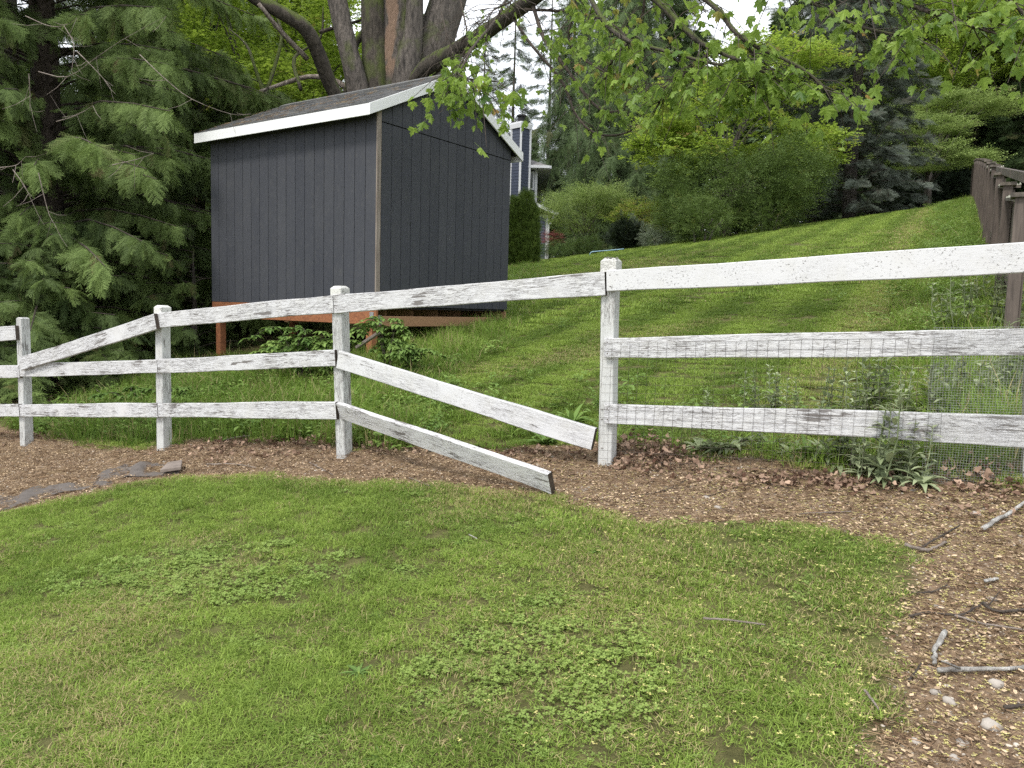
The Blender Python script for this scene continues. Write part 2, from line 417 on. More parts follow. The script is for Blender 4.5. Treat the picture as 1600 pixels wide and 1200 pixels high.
def SP(u, v, z): return S0 + SU*u + SV*v + Vector((0, 0, z))
Zv = Vector((0, 0, 1))
RISE, OE, OR = .473, .20, .07        # roof pitch, eave and rake overhang
ridge = LU/2
def roof_z(u): return FZ + WH - .02 + RISE*(ridge - abs(u-ridge)) 
# dark core behind the boards
mb = MB(); e = .03
pts = [(e, FZ+.01), (LU-e, FZ+.01), (LU-e, roof_z(LU-e)), (ridge, roof_z(ridge)), (e, roof_z(e))]
vs_ = [SP(u, e, z) for u, z in pts] + [SP(u, LV-e, z) for u, z in pts]
mb.add(vs_, [(0, 1, 2, 3, 4), (9, 8, 7, 6, 5)] + [(i, i+5, (i+1) % 5+5, (i+1) % 5) for i in range(5)]); mb.build('wall_core', M_['dark'], shed)
nb = 18; bw = LV/nb
def board_left(k):
    a = k*bw+.0045; bb_ = (k+1)*bw-.0045
    mb = MB(); mb.box(SP(-.004, a, FZ), SU*.026, SV*(bb_-a), Zv*(WH+.02)); return mb
for k in range(nb):
    o = board_left(k).build('siding_board', M_['siding'], shed, bevel=.003)
for k in range(nb):                                    # hidden long side
    mb = MB(); mb.box(SP(LU-.022, k*bw+.0045, FZ), SU*.026, SV*(bw-.009), Zv*(WH+.02)); mb.build('siding_board', M_['siding'], shed)
ng = 15; gw = (LU-.10)/ng
for v0 in (-.004, LV-.022):
    for k in range(ng):
        a = .085+k*gw+.0045; b2 = a+gw-.009
        if k == ng-1: b2 = LU-.004
        mb = MB(); mb.box(SP(a, v0, FZ), SU*(b2-a), SV*.026, Zv*(SEAM-.012)); mb.build('siding_board', M_['siding'], shed, bevel=.003 if v0 < 1 else 0)
        us = [a, b2] if not (a < ridge < b2) else [a, ridge, b2]
        base = FZ+SEAM
        vv = [SP(a, v0, base), SP(b2, v0, base)] + [SP(u, v0, roof_z(u)-.01) for u in reversed(us)]
        n_ = len(vv); vv += [p + SV*.026 for p in vv]
        mb = MB(); mb.add(vv, [tuple(range(n_)), tuple(range(2*n_-1, n_-1, -1))] + [(i, i+n_, (i+1) % n_+n_, (i+1) % n_) for i in range(n_)])
        mb.build('gable_board', M_['siding'], shed, bevel=.003 if v0 < 1 else 0)
mb = MB(); mb.box(SP(-.002, -.012, FZ-.02), SU*.078, SV*.036, Zv*(WH+.04)); mb.build('corner_board', M_['raw'], shed, bevel=.004)
# roof: deck, shingles, fascia
roof = None
mb = MB()
dk = .05
prof = [(-OE, roof_z(-OE)+.03), (ridge, roof_z(ridge)+.03), (LU+OE, roof_z(LU+OE)+.03)]
for v0, v1 in ((-OR+.02, LV+OR-.02),):
    lo = [SP(u, v0, z) for u, z in prof] + [SP(u, v1, z) for u, z in prof]
    hi = [p + Zv*dk for p in lo]
    mb.add(lo+hi, [(0, 1, 4, 3), (1, 2, 5, 4), (6, 9, 10, 7), (7, 10, 11, 8), (0, 6, 7, 1), (1, 7, 8, 2), (3, 4, 10, 9), (4, 5, 11, 10), (0, 3, 9, 6), (2, 8, 11, 5)])
roof = mb.build('roof', M_['dark'], shed)
m, N, L, b = newmat('mossy_asphalt_shingle')
v = coords(N, L, 'Object', (1, 1, 1)); n = nz(N, L, v, 60, 3, .8); n2 = nz(N, L, v, 5, 5)
oi = N.new('ShaderNodeObjectInfo')
c = mixc(N, L, ramp(N, L, n, [(.3, 0.0), (.7, 1.0)]), (.045, .045, .046), (.21, .21, .21)); c = mixc(N, L, math_(N, L, 'MULTIPLY', oi.outputs['Random'], .6), c, (.12, .12, .12)); 
c = mixc(N, L, ramp(N, L, n2, [(.54, 0.0), (.70, .6)]), c, (.13, .125, .09))
L.new(c, b.inputs['Base Color']); b.inputs['Roughness'].default_value = .95; bump(N, L, b, n, .6, .006); M_['shingle'] = m
slope_len = (ridge+OE)*math.hypot(1, RISE); rows = 13; ex = (slope_len+.012)/rows; cols = 13
sw = (LV+2*OR)/cols
dn = (SU*-1 + Zv*-RISE).normalized(); nup = (SU*-RISE + Zv).normalized()
for r in range(rows):
    for k in range(cols+1):
        a = (k - (.5 if r % 2 else 0))*sw; b2 = min(a+sw-.005, LV+2*OR); a = max(a, 0)
        if b2-a < .05: continue
        top = SP(ridge, -OR+a, roof_z(ridge)+.03+dk+.004) + dn*(r*ex); j = rnd.uniform(0, .006)
        ln = ex+(.03+rnd.uniform(-.006, .008) if r < rows-1 else .008)
        mb = MB(); mb.box8([top, top+dn*ln, top+dn*ln+SV*(b2-a), top+SV*(b2-a), top+nup*.004, top+dn*ln+nup*(.014+j), top+dn*ln+nup*(.014+j)+SV*(b2-a), top+nup*.004+SV*(b2-a)])
        mb.build('shingle', M_['shingle'], roof)
mb = MB(); dn2 = (SU + Zv*-RISE).normalized(); nu2 = (SU*RISE+Zv).normalized()
for r in range(rows):
    top = SP(ridge, -OR, roof_z(ridge)+.03+dk+.004)+dn2*(r*ex)
    mb.box(top, dn2*(ex+.02), SV*(LV+2*OR), nu2*.012)
o = mb.build('shingle_rows', M_['shingle'], roof); tag(o, kind='stuff')
for k in range(14):                                   # ridge caps
    t = SP(ridge, -OR+k*(LV+2*OR)/14, roof_z(ridge)+.03+dk+.012)
    mb = MB(); l_ = (LV+2*OR)/14+.02
    a1, a2 = t+dn*.13, t+dn2*.13
    vv = [a1, t, a2, a1+SV*l_, t+SV*l_, a2+SV*l_]; vv += [p+Zv*.012 for p in vv]
    mb.add(vv, [(0, 1, 4, 3), (1, 2, 5, 4), (6, 9, 10, 7), (7, 10, 11, 8), (0, 6, 7, 1), (1, 7, 8, 2), (3, 4, 10, 9), (4, 5, 11, 10), (0, 3, 9, 6), (2, 8, 11, 5)])
    mb.build('ridge_cap', M_['shingle'], roof)
def fascia(p0, p1, h, t, nrm, drop=0):
    mb = MB(); p0, p1 = Vector(p0), Vector(p1); mb.box(p0 - Zv*h, p1-p0, nrm*t, Zv*h); return mb.build('fascia', M_['trim'], shed, bevel=.003)
ztop = roof_z(-OE)+.03+dk
cutv = LV*.74
fascia(SP(-OE, -OR, ztop), SP(-OE, cutv-.002, ztop), .142, .022, -SU)
fascia(SP(-OE, cutv+.002, ztop), SP(-OE, LV+OR, ztop), .142, .022, -SU)
fascia(SP(LU+OE, -OR, ztop), SP(LU+OE, LV+OR, ztop), .142, .022, SU)
for v0, nv in ((-OR, -SV), (LV+OR, SV)):
    zr = roof_z(ridge)+.03+dk
    fascia(SP(-OE-.022, v0, ztop), SP(ridge, v0, zr), .142, .022, nv)
    fascia(SP(ridge, v0, zr), SP(LU+OE+.022, v0, ztop), .142, .022, nv)
# soffit lookouts under the rake shade naturally; floor frame
mb = MB(); mb.box(SP(.03, .03, FZ-.03), SU*(LU-.06), SV*(LV-.06), Zv*.036); mb.build('floor_deck', M_['dark'], shed)
mb = MB(); mb.box(SP(.0, -.02, FZ-.245), SU*.04, SV*(LV+.02), Zv*.243); mb.build('rim_beam', M_['cedar'], shed, bevel=.004)
mb = MB(); mb.box(SP(LU-.06, 0, FZ-.2), SU*.04, SV*LV, Zv*.17); mb.build('rim_beam', M_['pine'], shed)
mb = MB(); mb.box(SP(.042, -.02, FZ-.27), SU*(LU-.06), SV*.09, Zv*.14); mb.build('skid_beam', M_['pine'], shed, bevel=.004)
mb = MB(); mb.box(SP(.042, LV-.12, FZ-.27), SU*(LU-.06), SV*.09, Zv*.14); mb.build('skid_beam', M_['pine'], shed)
mb = MB(); mb.box(SP(.042, LV/2, FZ-.27), SU*(LU-.1), SV*.09, Zv*.14); mb.build('skid_beam', M_['pine'], shed)
for u in (.5, 1.05, 1.6, 2.15, 2.85):
    mb = MB(); mb.box(SP(u, .30, FZ-.128), SU*.04, SV*(LV-.4), Zv*.097); mb.build('floor_joist', M_['pine'], shed)
for (u, v0) in ((.045, LV-.14), (.045, .1), (1.5, LV-.14), (1.9, LV*.5)):
    p = SP(u, v0, 0); g0 = hg(p.x, p.y)-.15
    if FZ-.28-g0 < .1: continue
    mb = MB(); mb.box(Vector((p.x, p.y, g0)), SU*.11, SV*.11, Zv*(FZ-.275-g0)); mb.build('support_post', M_['cedar'], shed, bevel=.006)
mb = MB(); mb.box(SP(-.004, .02, FZ-.17), -SU*.004, SV*.07, Zv*.09); mb.build('bracket', M_['metal'], shed)
mb = MB(); mb.box(SP(.03, -.024, FZ-.25), SU*.07, -SV*.004, Zv*.13); mb.build('bracket', M_['metal'], shed)
# litter of twigs, needles and moss on the roof
def stick_proto(name, m, n=5, s=.05, r=.0015, seed=1):
    q = random.Random(seed); mb = MB()
    for _ in range(n):
        a = q.uniform(0, 6.3); l = q.uniform(.4, 1)*s; c_ = Vector((q.uniform(-s, s), q.uniform(-s, s), q.uniform(.001, .006)))
        d = Vector((math.cos(a), math.sin(a), q.uniform(-.1, .15)))*l
        mid = c_ + d*.5 + Vector((q.uniform(-1, 1), q.uniform(-1, 1), .3))*s*.06
        mb.tube([c_, mid, c_+d], [r, r*.8, r*.5], 3, False, q.random()+.01)
    return proto(name, mb, m)
def mat_bits(name, a, b_):
    m, N, L, b = newmat(name)
    t = attr(N, 'tint', True); v = attr(N, 'v'); f = math_(N, L, 'FRACT', math_(N, L, 'ADD', t, v))
    L.new(mixc(N, L, f, a, b_), b.inputs['Base Color']); b.inputs['Roughness'].default_value = .9; b.inputs['Specular IOR Level'].default_value = .2
    return m
M_['bits'] = mat_bits('brown_plant_litter', (.06, .035, .02), (.30, .20, .12))
M_['straw'] = mat_bits('dry_straw', (.22, .15, .08), (.42, .32, .19))
PR_stick = stick_proto('litter_sticks', M_['bits'], 7, .06, .0016, 3)
PR_straw = stick_proto('litter_straw', M_['straw'], 9, .05, .0009, 4)
pos = []; rot = []
for _ in range(120):
    t = rnd.random()**.6; vv = rnd.uniform(-OR, LV+OR); vv = LV+OR-abs(vv-LV-OR)*rnd.uniform(.3, 1) if rnd.random() < .5 else vv
    p = SP(ridge, vv, roof_z(ridge)+.03+dk+.022)+dn*(t*slope_len*.98)
    pos.append(p); rot.append((0, 0, rnd.uniform(0, 6.3)))
q = nup.to_track_quat('Z', 'Y')
rot = [tuple((q @ Euler(r).to_quaternion()).to_euler()) for r in rot]
o = scatter('roof_litter', pos, rot, rng.uniform(.6, 1.8, len(pos)), [PR_stick, PR_straw]); tag(o, 'twigs, needles and moss crumbs lying on the shed roof', kind='stuff')

# ------------------------------------------------------------------ white rail fence
fence = thing('rail_fence', 'weathered white three-rail fence with peeling paint and two fallen rails', 'fence', (POSTS[2][0], POSTS[2][1], hg(*POSTS[2])))
RT = .038                                  # rail thickness; rails are nailed on the camera side of the posts
PW = .092
FO = Vector((.61, 4.9, 0)) + FN*(PW/2)      # front plane of the posts
def onplane(px, py, off):
    v = ray(px, py); o_ = FO + FN*off
    t = (o_-EYE).dot(FN)/v.dot(FN); return EYE + v*t
def local_board(name, m, p0, ex_, ey_, ez_, L_, h0, h1, th, parent, seed, seg=14, ends=True, wob=.003, sag=0):
    """timber with its own frame: X along, Y thickness, Z height; slightly uneven edges"""
    q = random.Random(seed); vs_ = []; fs = []
    ph = [q.uniform(0, 6) for _ in range(6)]
    def wv(t, k): return wob*(math.sin(t*5+ph[k])+.6*math.sin(t*13+ph[k+1])+.5*q.uniform(-1, 1))
    for i_ in range(seg+1):
        t = i_/seg; h = h0+(h1-h0)*t; x = t*L_; z0 = wv(t, 0) + sag*math.sin(math.pi*t); z1 = wv(t, 2) + sag*math.sin(math.pi*t); yb = wv(t, 4)*.6
        c_ = .004
        ring = [(0, z0-h/2+c_), (c_, z0-h/2), (th-c_, z0-h/2), (th, z0-h/2+c_), (th, z1+h/2-c_), (th-c_, z1+h/2), (c_, z1+h/2), (0, z1+h/2-c_)]
        for (yy, zz) in ring: vs_.append((x, yy+yb, zz))
    for i_ in range(seg):
        for j in range(8): fs.append((i_*8+j, (i_+1)*8+j, (i_+1)*8+(j+1) % 8, i_*8+(j+1) % 8))
    ncap = len(fs); fs += [tuple(range(8)), tuple(seg*8+j for j in range(7, -1, -1))]
    mb = MB(); mb.add(vs_, fs); me = mb.mesh(name, m); me.materials.append(M_['endgrain'])
    if ends: me.polygons[ncap].material_index = 1; me.polygons[ncap+1].material_index = 1
    o = bpy.data.objects.new(name, me); C.objects.link(o)
    mt = Matrix(((ex_.x, ey_.x, ez_.x, p0.x), (ex_.y, ey_.y, ez_.y, p0.y), (ex_.z, ey_.z, ez_.z, p0.z), (0, 0, 0, 1)))
    if parent is not None: mt = Matrix.Translation(-Vector(parent.location)) @ mt; o.parent = parent
    o.matrix_local = mt if parent is not None else mt
    if parent is None: o.matrix_world = mt
    return o
# (px, top, bottom) at both ends
RAILS = [
    ((-70, 516, 538), (24, 509, 531), 'rail', None), 
    ((30, 559, 580), (243, 491, 514), 'rail', 'slipped top rail sloping down to the middle rail'),
    ((243, 489, 512), (521, 461, 489), 'rail', None), ((521, 461, 489), (946, 425, 461), 'rail', None), ((947, 422, 456), (1730, 370, 420), 'rail_good', 'broad top rail with flat speckled paint'),
    ((-70, 573, 592), (30, 570, 590), 'rail', None), ((30, 569, 589), (246, 561, 583), 'rail', None), ((246, 561, 583), (524, 547, 573), 'rail', None), ((943, 528, 559), (1730, 510, 556), 'rail', None),
    ((-70, 632, 652), (30, 632, 651), 'rail', None), ((30, 632, 651), (246, 630, 652), 'rail', None), ((246, 630, 652), (525, 628, 655), 'rail', None), ((943, 631, 662), (1730, 654, 706), 'rail', None),
]
NL = []
for k, ((x0, t0, b0), (x1, t1, b1), mm, lab) in enumerate(RAILS):
    th = RT
    off = 0.0015
    if k == 1: off = RT+.003                # the slipped rail lies over its neighbour
    if k == 0: off = .0015
    A0, A1 = onplane(x0, t0, off+th), onplane(x0, b0, off+th); B0, B1 = onplane(x1, t1, off+th), onplane(x1, b1, off+th)
    p0, p1 = (A0+A1)/2, (B0+B1)/2
    ex_ = (p1-p0); L_ = ex_.length-.006; ex_.normalize(); ey_ = (-FN - ex_*(-FN).dot(ex_)).normalized(); ez_ = ex_.cross(ey_).normalized()
    h0 = (A0-A1).length*abs(ez_.z); h1 = (B0-B1).length*abs(ez_.z)
    if k == 1: h0 = h1 = .135
    o = local_board('rail', M_[mm], p0+ex_*.003, ex_, ey_, ez_, L_, h0, h1, th, fence, k+3)
    if lab: o['label'] = lab
    NL.append((o, p0, p1, ex_, ez_))
# the two rails that came off the post right of the gap and hang from the left one
A = onplane(527, 562, RT+.001); B = onplane(931, 688, RT+.004)
ex_ = (B-A); L_ = ex_.length; ex_.normalize(); ey_ = (-FN - ex_*(-FN).dot(ex_)).normalized(); ez_ = ex_.cross(ey_)
o = local_board('rail', M_['rail_fair'], A, ex_, ey_, ez_, L_-.02, .137, .142, RT, fence, 31); o['label'] = 'fallen middle rail hanging beside its post'
A = onplane(529, 642, RT+.001); gE = G(858, 780); B = gE + Vector((0, 0, .085))
ex_ = (B-A); L_ = ex_.length; ex_.normalize(); ey_ = (-FN - ex_*(-FN).dot(ex_)).normalized(); ez_ = ex_.cross(ey_)
tw = Matrix.Rotation(R(24), 3, ex_); ey2 = (tw @ ey_); ez2 = (tw @ ez_)
if ey2.z < ey_.z: pass
o = local_board('rail', M_['rail'], A, ex_, ey2, ez2, L_, .135, .14, RT, fence, 33); o['label'] = 'fallen lowest rail with its end on the grass'
FALL = (A, B, ey2, ez2)

POSTPX = [((42, 694), (36, 498)), ((257, 705), (254, 478)), ((538, 716), (531, 448)), ((948, 727), (955, 405)), ((1613, 735), (1625, 340))]
M_['nail'] = mat_plain('rusty_nail', (.06, .03, .02), .8)
for k, ((x, y), (bpx, tpx)) in enumerate(zip(POSTS, POSTPX)):
    gz = hg(x, y)
    lean = P(tpx[0], tpx[1], y) - P(bpx[0], bpx[1], y)
    up = lean.normalized()
    top = P(tpx[0], tpx[1], y)
    hh = top.z - gz
    base = Vector((x, y, gz-.25)); Ln = hh/up.z + .25
    # frame: X up the post (grain), Y along -FN, Z along fence
    yv = (FN*-1 - up*(-FN).dot(up)).normalized(); zv = up.cross(yv)
    base0 = Vector((x, y, gz)) - up*.25 - yv*(PW/2)
    capped = k in (1, 2, 3)
    o = local_board('post', M_['post'], base0, up, yv, zv, Ln-(.03 if capped else 0), PW, PW, PW, fence, 50+k, 12, False, .0015)
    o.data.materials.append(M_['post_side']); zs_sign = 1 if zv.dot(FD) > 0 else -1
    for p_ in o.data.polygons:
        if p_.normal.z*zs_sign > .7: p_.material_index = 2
    if k == 3: o['label'] = 'post at the right of the gap with mossy top'
    # cap: chamfered block
    tp = Vector((x, y, gz)) + up*(Ln-.25)
    def ring(z, s): return [tp + up*z + yv*(a*s) + zv*(c_*s) for a, c_ in ((-1, -1), (1, -1), (1, 1), (-1, 1))]
    s = PW/2+(.006 if capped else .001)
    zs = ([(-.085, s), (-.012, s), (.006, s*.62)] if capped else [(-.001, PW/2-.001), (.014, PW/2*.7)])
    vs_ = sum([ring(*z) for z in zs], []); fs = [(3, 2, 1, 0)]
    for i_ in range(len(zs)-1): fs += [(i_*4+j, i_*4+(j+1) % 4, i_*4+4+(j+1) % 4, i_*4+4+j) for j in range(4)]
    fs.append(tuple(len(vs_)-4+j for j in range(4)))
    mb = MB(); mb.add(vs_, fs)
    if capped: mb.build('post_cap', mat_paint('cap_paint_%d' % k, .5 if k != 3 else .75, (.6, .6, .56)), fence, bevel=.004)
    else: mb.build('post_cap', M_['post'], fence, bevel=.003)
    for o_, p0, p1, ex1, ez1 in NL:
        for pe, sg in ((p0, 1), (p1, -1)):
            if (Vector((pe.x, pe.y, 0)) - Vector((x, y, 0))).length < .12:
                for dz in (-.035, .035):
                    c_ = pe + ex1*(sg*.025) + ez1*dz
                    mb = MB(); mb.tube([c_-FN*.004, c_+FN*.0015], .0035, 6); mb.build('nail', M_['nail'], fence)
# moss on the cap of the post at the gap
x, y = POSTS[3]; tp = P(955, 405, y)
mb = MB()
for _ in range(26):
    c_ = tp + Vector((rnd.uniform(-.04, .04), rnd.uniform(-.04, .04), rnd.uniform(.0, .008))); r_ = rnd.uniform(.006, .013)
    bm_ = [(c_ + Vector((math.cos(a)*r_, math.sin(a)*r_, 0))) for a in (0, 1.3, 2.5, 3.8, 5)] + [c_+Vector((0, 0, r_*.9))]
    mb.add(bm_, [(i_, (i_+1) % 5, 5) for i_ in range(5)])
o = mb.build('moss_crust', mat_plain('grey_moss', (.10, .10, .07), .95), fence, True)
# rust stains / wire staples on post D kept as small metal staples
for zpx in (640, 655, 545, 700):
    c_ = onplane(941, zpx, .002); mb = MB(); mb.tube([c_-Vector((.008, 0, 0)), c_+FN*.006, c_+Vector((.008, 0, 0))], .0018, 4); mb.build('staple', M_['nail'], fence)

# ------------------------------------------------------------------ wire netting on the right panels
def net(name, label, px0, px1, top0, top1, cell, cz, r_, mat, off, wav, bottom=None, skip=()):
    """woven netting hung on the camera side of the rails between two picture columns"""
    a = onplane(px0, 600, off); b_ = onplane(px1, 600, off); a.z = b_.z = 0
    Ln = (b_-a).length; nxw = int(Ln/cell); mb = MB()
    zt = lambda t: (onplane(px0, top0, off).z*(1-t) + onplane(px1, top1, off).z*t)
    def node(i_, j, nj):
        t = i_/nxw; p = a + (b_-a)*t; g = hg(p.x, p.y)+.005
        zz = zt(t) - j*cz
        wv = wav*(math.sin(i_*.35+j*.22)+math.sin(i_*.13-j*.41+2)+.5*math.sin(i_*1.3+j*.9))
        bul = wav*1.5*(1+math.sin(i_*.21+j*.3))
        return p + FD*(wv*.6) + FN*bul + Zv*(max(zz + wv*.5, g))
    nj = int((onplane(px0, top0, off).z - hg(a.x, a.y))/cz)
    nj = max(nj, int((onplane(px1, top1, off).z - hg(b_.x, b_.y))/cz))
    def seg(p, q):
        if (p-q).length < 1e-4: return
        mb.tube([p, q], r_, 3, False)
    for i_ in range(nxw+1):
        for j in range(nj): seg(node(i_, j, nj), node(i_, j+1, nj))
    for j in range(nj+1):
        for i_ in range(nxw): seg(node(i_, j, nj), node(i_+1, j, nj))
    o = mb.build(name, mat); tag(o, label, 'wire netting'); return o
M_['rustwire'] = mat_plain('rusty_wire', (.075, .06, .05), .6, .4, 20, .3)
M_['galv'] = mat_plain('galvanised_wire', (.33, .34, .34), .45, .2, 20, .5)
net('wire_netting', 'coarse rusty square wire netting stapled to the right fence panel', 940, 1475, 536, 527, .058, .052, .0009, M_['rustwire'], RT+.004, .0022)
net('wire_netting', 'fine galvanised hardware cloth standing at the right end of the fence', 1452, 1720, 512, 508, .0127, .0127, .00055, M_['galv'], RT+.022, .0015)

# ------------------------------------------------------------------ brown board fence up the slope
M_['brown'] = mat_wood('weathered_brown_board', (.04, .030, .024), (.125, .098, .080), (14, 14, 1.2))
_n, _m = P(1580, 284, 9.0), P(1524, 250, 45.0)
BK = (_m.x-_n.x)/(_m.y-_n.y); B0 = _n.x-BK*_n.y
def bfx(y): return BK*y+B0
bf0 = Vector((bfx(6.4), 6.4, 0)); bfd = Vector((BK, 1, 0)).normalized(); bfn = Vector((bfd.y, -bfd.x, 0))
bfence = thing('board_fence', 'tall weathered brown board fence with lichened top cap running up the slope', 'fence', (bf0.x, bf0.y, H(bf0.x, bf0.y)))
def _bt(y, py): return P(1560, py, y).z
_ys = [5, 7.5, 9, 11, 13, 17, 23, 32, 45, 60]; _zs = [_bt(y, py) for y, py in zip(_ys, (352, 314, 301, 283, 270, 261, 256, 254, 257, 262))]
def bf_top(y): return float(np.interp(y, _ys, _zs))
s = 0.0; k = 0; bay = 2.42
M_['lichen_cap'] = mat_plain('lichened_cap', (.10, .085, .07), .95, .6, 14, bmp=.8)
while True:
    p = bf0 + bfd*s
    if p.y > 47: break
    bayi = int(s/bay); yb = (bf0 + bfd*(bayi*bay+bay/2)).y
    zt = bf_top(yb) + (bf_top(p.y)-bf_top(yb))*.72 + rnd.uniform(-.012, .012)
    g = H(p.x, p.y)-.15; ln = rnd.uniform(-.006, .006); wd = .138
    mb = MB(); mb.box(Vector((p.x, p.y, g)) + bfn*ln, bfd*wd, bfn*.019, Zv*(zt-g))
    mb.build('board', M_['brown'], bfence, bevel=.002 if p.y < 14 else 0)
    s += .1445; k += 1
nb_ = int(s/bay)+1
for k in range(nb_+1):
    p = bf0 + bfd*(k*bay); g = H(p.x, p.y)-.2; zt = bf_top(p.y)+.10
    mb = MB(); mb.box(Vector((p.x, p.y, g))-bfd*.045-bfn*.095, bfd*.09, bfn*.09, Zv*(zt-g)); mb.build('post', M_['brown'], bfence)
    mb = MB(); mb.box(Vector((p.x, p.y, zt))-bfd*.08-bfn*.125, bfd*.16, bfn*.15, Zv*.035); mb.build('post_cap', M_['lichen_cap'], bfence)
    if k < nb_:
        a = bf0+bfd*(k*bay+.06); b_ = bf0+bfd*((k+1)*bay-.06); ym = (a+b_).y/2
        za = bf_top(ym)+(bf_top(a.y)-bf_top(ym))*.72; zb = bf_top(ym)+(bf_top(b_.y)-bf_top(ym))*.72
        mb = MB(); seg = 10
        for i_ in range(seg):
            t0, t1 = i_/seg, (i_+1)/seg; p0 = a.lerp(b_, t0); p1 = a.lerp(b_, t1)
            p0.z = za+(zb-za)*t0+.012; p1.z = za+(zb-za)*t1+.012
            mb.box8([p0-bfn*.07, p1-bfn*.07, p1+bfn*.07, p0+bfn*.07, p0-bfn*.07+Zv*.03, p1-bfn*.07+Zv*.03, p1+bfn*.07+Zv*.03, p0+bfn*.07+Zv*.03])
        mb.build('top_cap', M_['lichen_cap'], bfence)
        for zz in (.35, 1.35):
            mb = MB(); p0 = a.copy(); p1 = b_.copy(); p0.z = H(a.x, a.y)+zz; p1.z = H(b_.x, b_.y)+zz
            mb.box(p0-bfn*.04, p1-p0, bfn*.038, Zv*.085); mb.build('stringer', M_['brown'], bfence)
# lichen crumbs standing on the cap
mb = MB()
for _ in range(420):
    t = rnd.uniform(0, 16); p = bf0+bfd*t; y_ = p.y; k = int(t/bay); ym = (bf0+bfd*(k*bay+bay/2)).y
    zz = bf_top(ym)+(bf_top(y_)-bf_top(ym))*.72+.042
    c_ = Vector((p.x, p.y, zz))+bfn*rnd.uniform(-.07, .07); r_ = rnd.uniform(.006, .02)
    mb.add([c_+Vector((math.cos(a)*r_, math.sin(a)*r_, rnd.uniform(-.3, .3)*r_)) for a in (0, 1.3, 2.5, 3.8, 5)]+[c_+Vector((0, 0, r_*1.4))], [(i_, (i_+1) % 5, 5) for i_ in range(5)])
o = mb.build('lichen_crust', mat_plain('pale_lichen', (.30, .30, .24), .95, .5, 30), bfence); tag(o, kind='stuff')

# ------------------------------------------------------------------ the blue house beyond the shed
M_['lap'] = mat_plain('slate_blue_lap_siding', (.040, .050, .078), .6, .12, 4)
M_['housetrim'] = mat_plain('house_trim_paint', (.50, .51, .52), .6, .05, 3, bmp=.08)
M_['roofg'] = mat_plain('grey_roof_shingle', (.14, .135, .13), .95, .35, 6, bmp=.6)
m, N, L, b = newmat('window_glass'); b.inputs['Base Color'].default_value = (.05, .06, .065, 1); b.inputs['Roughness'].default_value = .06; M_['glass'] = m
HD = 46.0
hb = P(845, 405, HD); HX, HZ = hb.x, H(1.7, HD)-.1
house = thing('house', 'slate-blue two-storey house with white trim and tall chimney beyond the shed', 'house', (HX-3, HD+2, HZ))
def lap_wall(x0, x1, y, z0, z1, name='wall'):
    """front wall at depth y of real overlapping boards"""
    mb = MB(); h = .17; n_ = int((z1-z0)/h)
    for i_ in range(n_+1):
        a = z0+i_*h; t = min(a+h+.01, z1)
        if t-a < .02: continue
        mb.box8([Vector((x0, y-.03, a)), Vector((x1, y-.03, a)), Vector((x1, y+.05, a)), Vector((x0, y+.05, a)), Vector((x0, y-.003, t)), Vector((x1, y-.003, t)), Vector((x1, y+.05, t)), Vector((x0, y+.05, t))])
    return mb.build(name, M_['lap'], house)
def lap_side(x, y0, y1, z0, z1):
    mb = MB(); h = .17; n_ = int((z1-z0)/h)
    for i_ in range(n_+1):
        a = z0+i_*h; t = min(a+h+.01, z1)
        if t-a < .02: continue
        mb.box8([Vector((x-.05, y0, a)), Vector((x+.03, y0, a)), Vector((x+.03, y1, a)), Vector((x-.05, y1, a)), Vector((x-.05, y0, t)), Vector((x+.003, y0, t)), Vector((x+.003, y1, t)), Vector((x-.05, y1, t))])
    return mb.build('wall', M_['lap'], house)
def hz(px, py, d=HD): return P(px, py, d)
# main block: right corner at px 838
xr = hz(838, 300).x; zE = hz(838, 265).z; xl = xr-11
z_low = hz(845, 335).z
lap_wall(xl, xr, HD, HZ-1, zE); lap_side(xr, HD+.05, HD+8, HZ-1, zE)
mb = MB(); mb.box((xl, HD+.06, HZ-1), (xr-xl-.06, 0, 0), (0, 7.9, 0), (0, 0, zE-HZ+1)); mb.build('wall', M_['lap'], house)
mb = MB(); mb.box((xr-.10, HD-.05, HZ-1), (.14, 0, 0), (0, .1, 0), (0, 0, zE-HZ+1)); mb.build('corner_trim', M_['housetrim'], house)
# main roof: gable running away, eave on the right
xe = hz(858, 268).x; 
mb = MB(); rx = (xl+xr)/2; zr = zE+2.6
A_ = [(xe, HD-.6, zE-.02), (rx, HD-.6, zr), (xl-.6, HD-.6, zE-.02)]
B_ = [(a, HD+8.5, c_) for a, _, c_ in A_]
# hipped towards the viewer so that its slope shows
A_[1] = (rx, HD+3.5, zr)
lo = A_+B_; hi = [(a, b2, c_+.14) for a, b2, c_ in lo]
mb.add(lo+hi, [(0, 3, 4, 1), (1, 4, 5, 2), (0, 1, 2), (6, 7, 10, 9), (7, 8, 11, 10), (6, 8, 7), (0, 6, 9, 3), (2, 5, 11, 8), (0, 2, 8, 6), (3, 9, 10, 4), (4, 10, 11, 5)])
mb.build('roof', M_['roofg'], house)
mb = MB(); mb.box((xl-.6, HD-.72, zE-.02), (xe-xl+.6, 0, 0), (0, .12, 0), (0, 0, .15)); mb.build('gutter', M_['housetrim'], house)
mb = MB(); mb.box((xe-.01, HD-.6, zE-.02), (.12, 0, 0), (0, 9, 0), (0, 0, .15)); mb.build('gutter', M_['housetrim'], house)
mb = MB(); mb.box((xr+.05, HD-.58, zE-.06), (xe-xr-.05, 0, 0), (0, 8.9, 0), (0, 0, .035)); mb.box((xl-.5, HD-.58, zE-.06), (xr-xl+.5, 0, 0), (0, .5, 0), (0, 0, .035)); mb.build('soffit', M_['housetrim'], house)
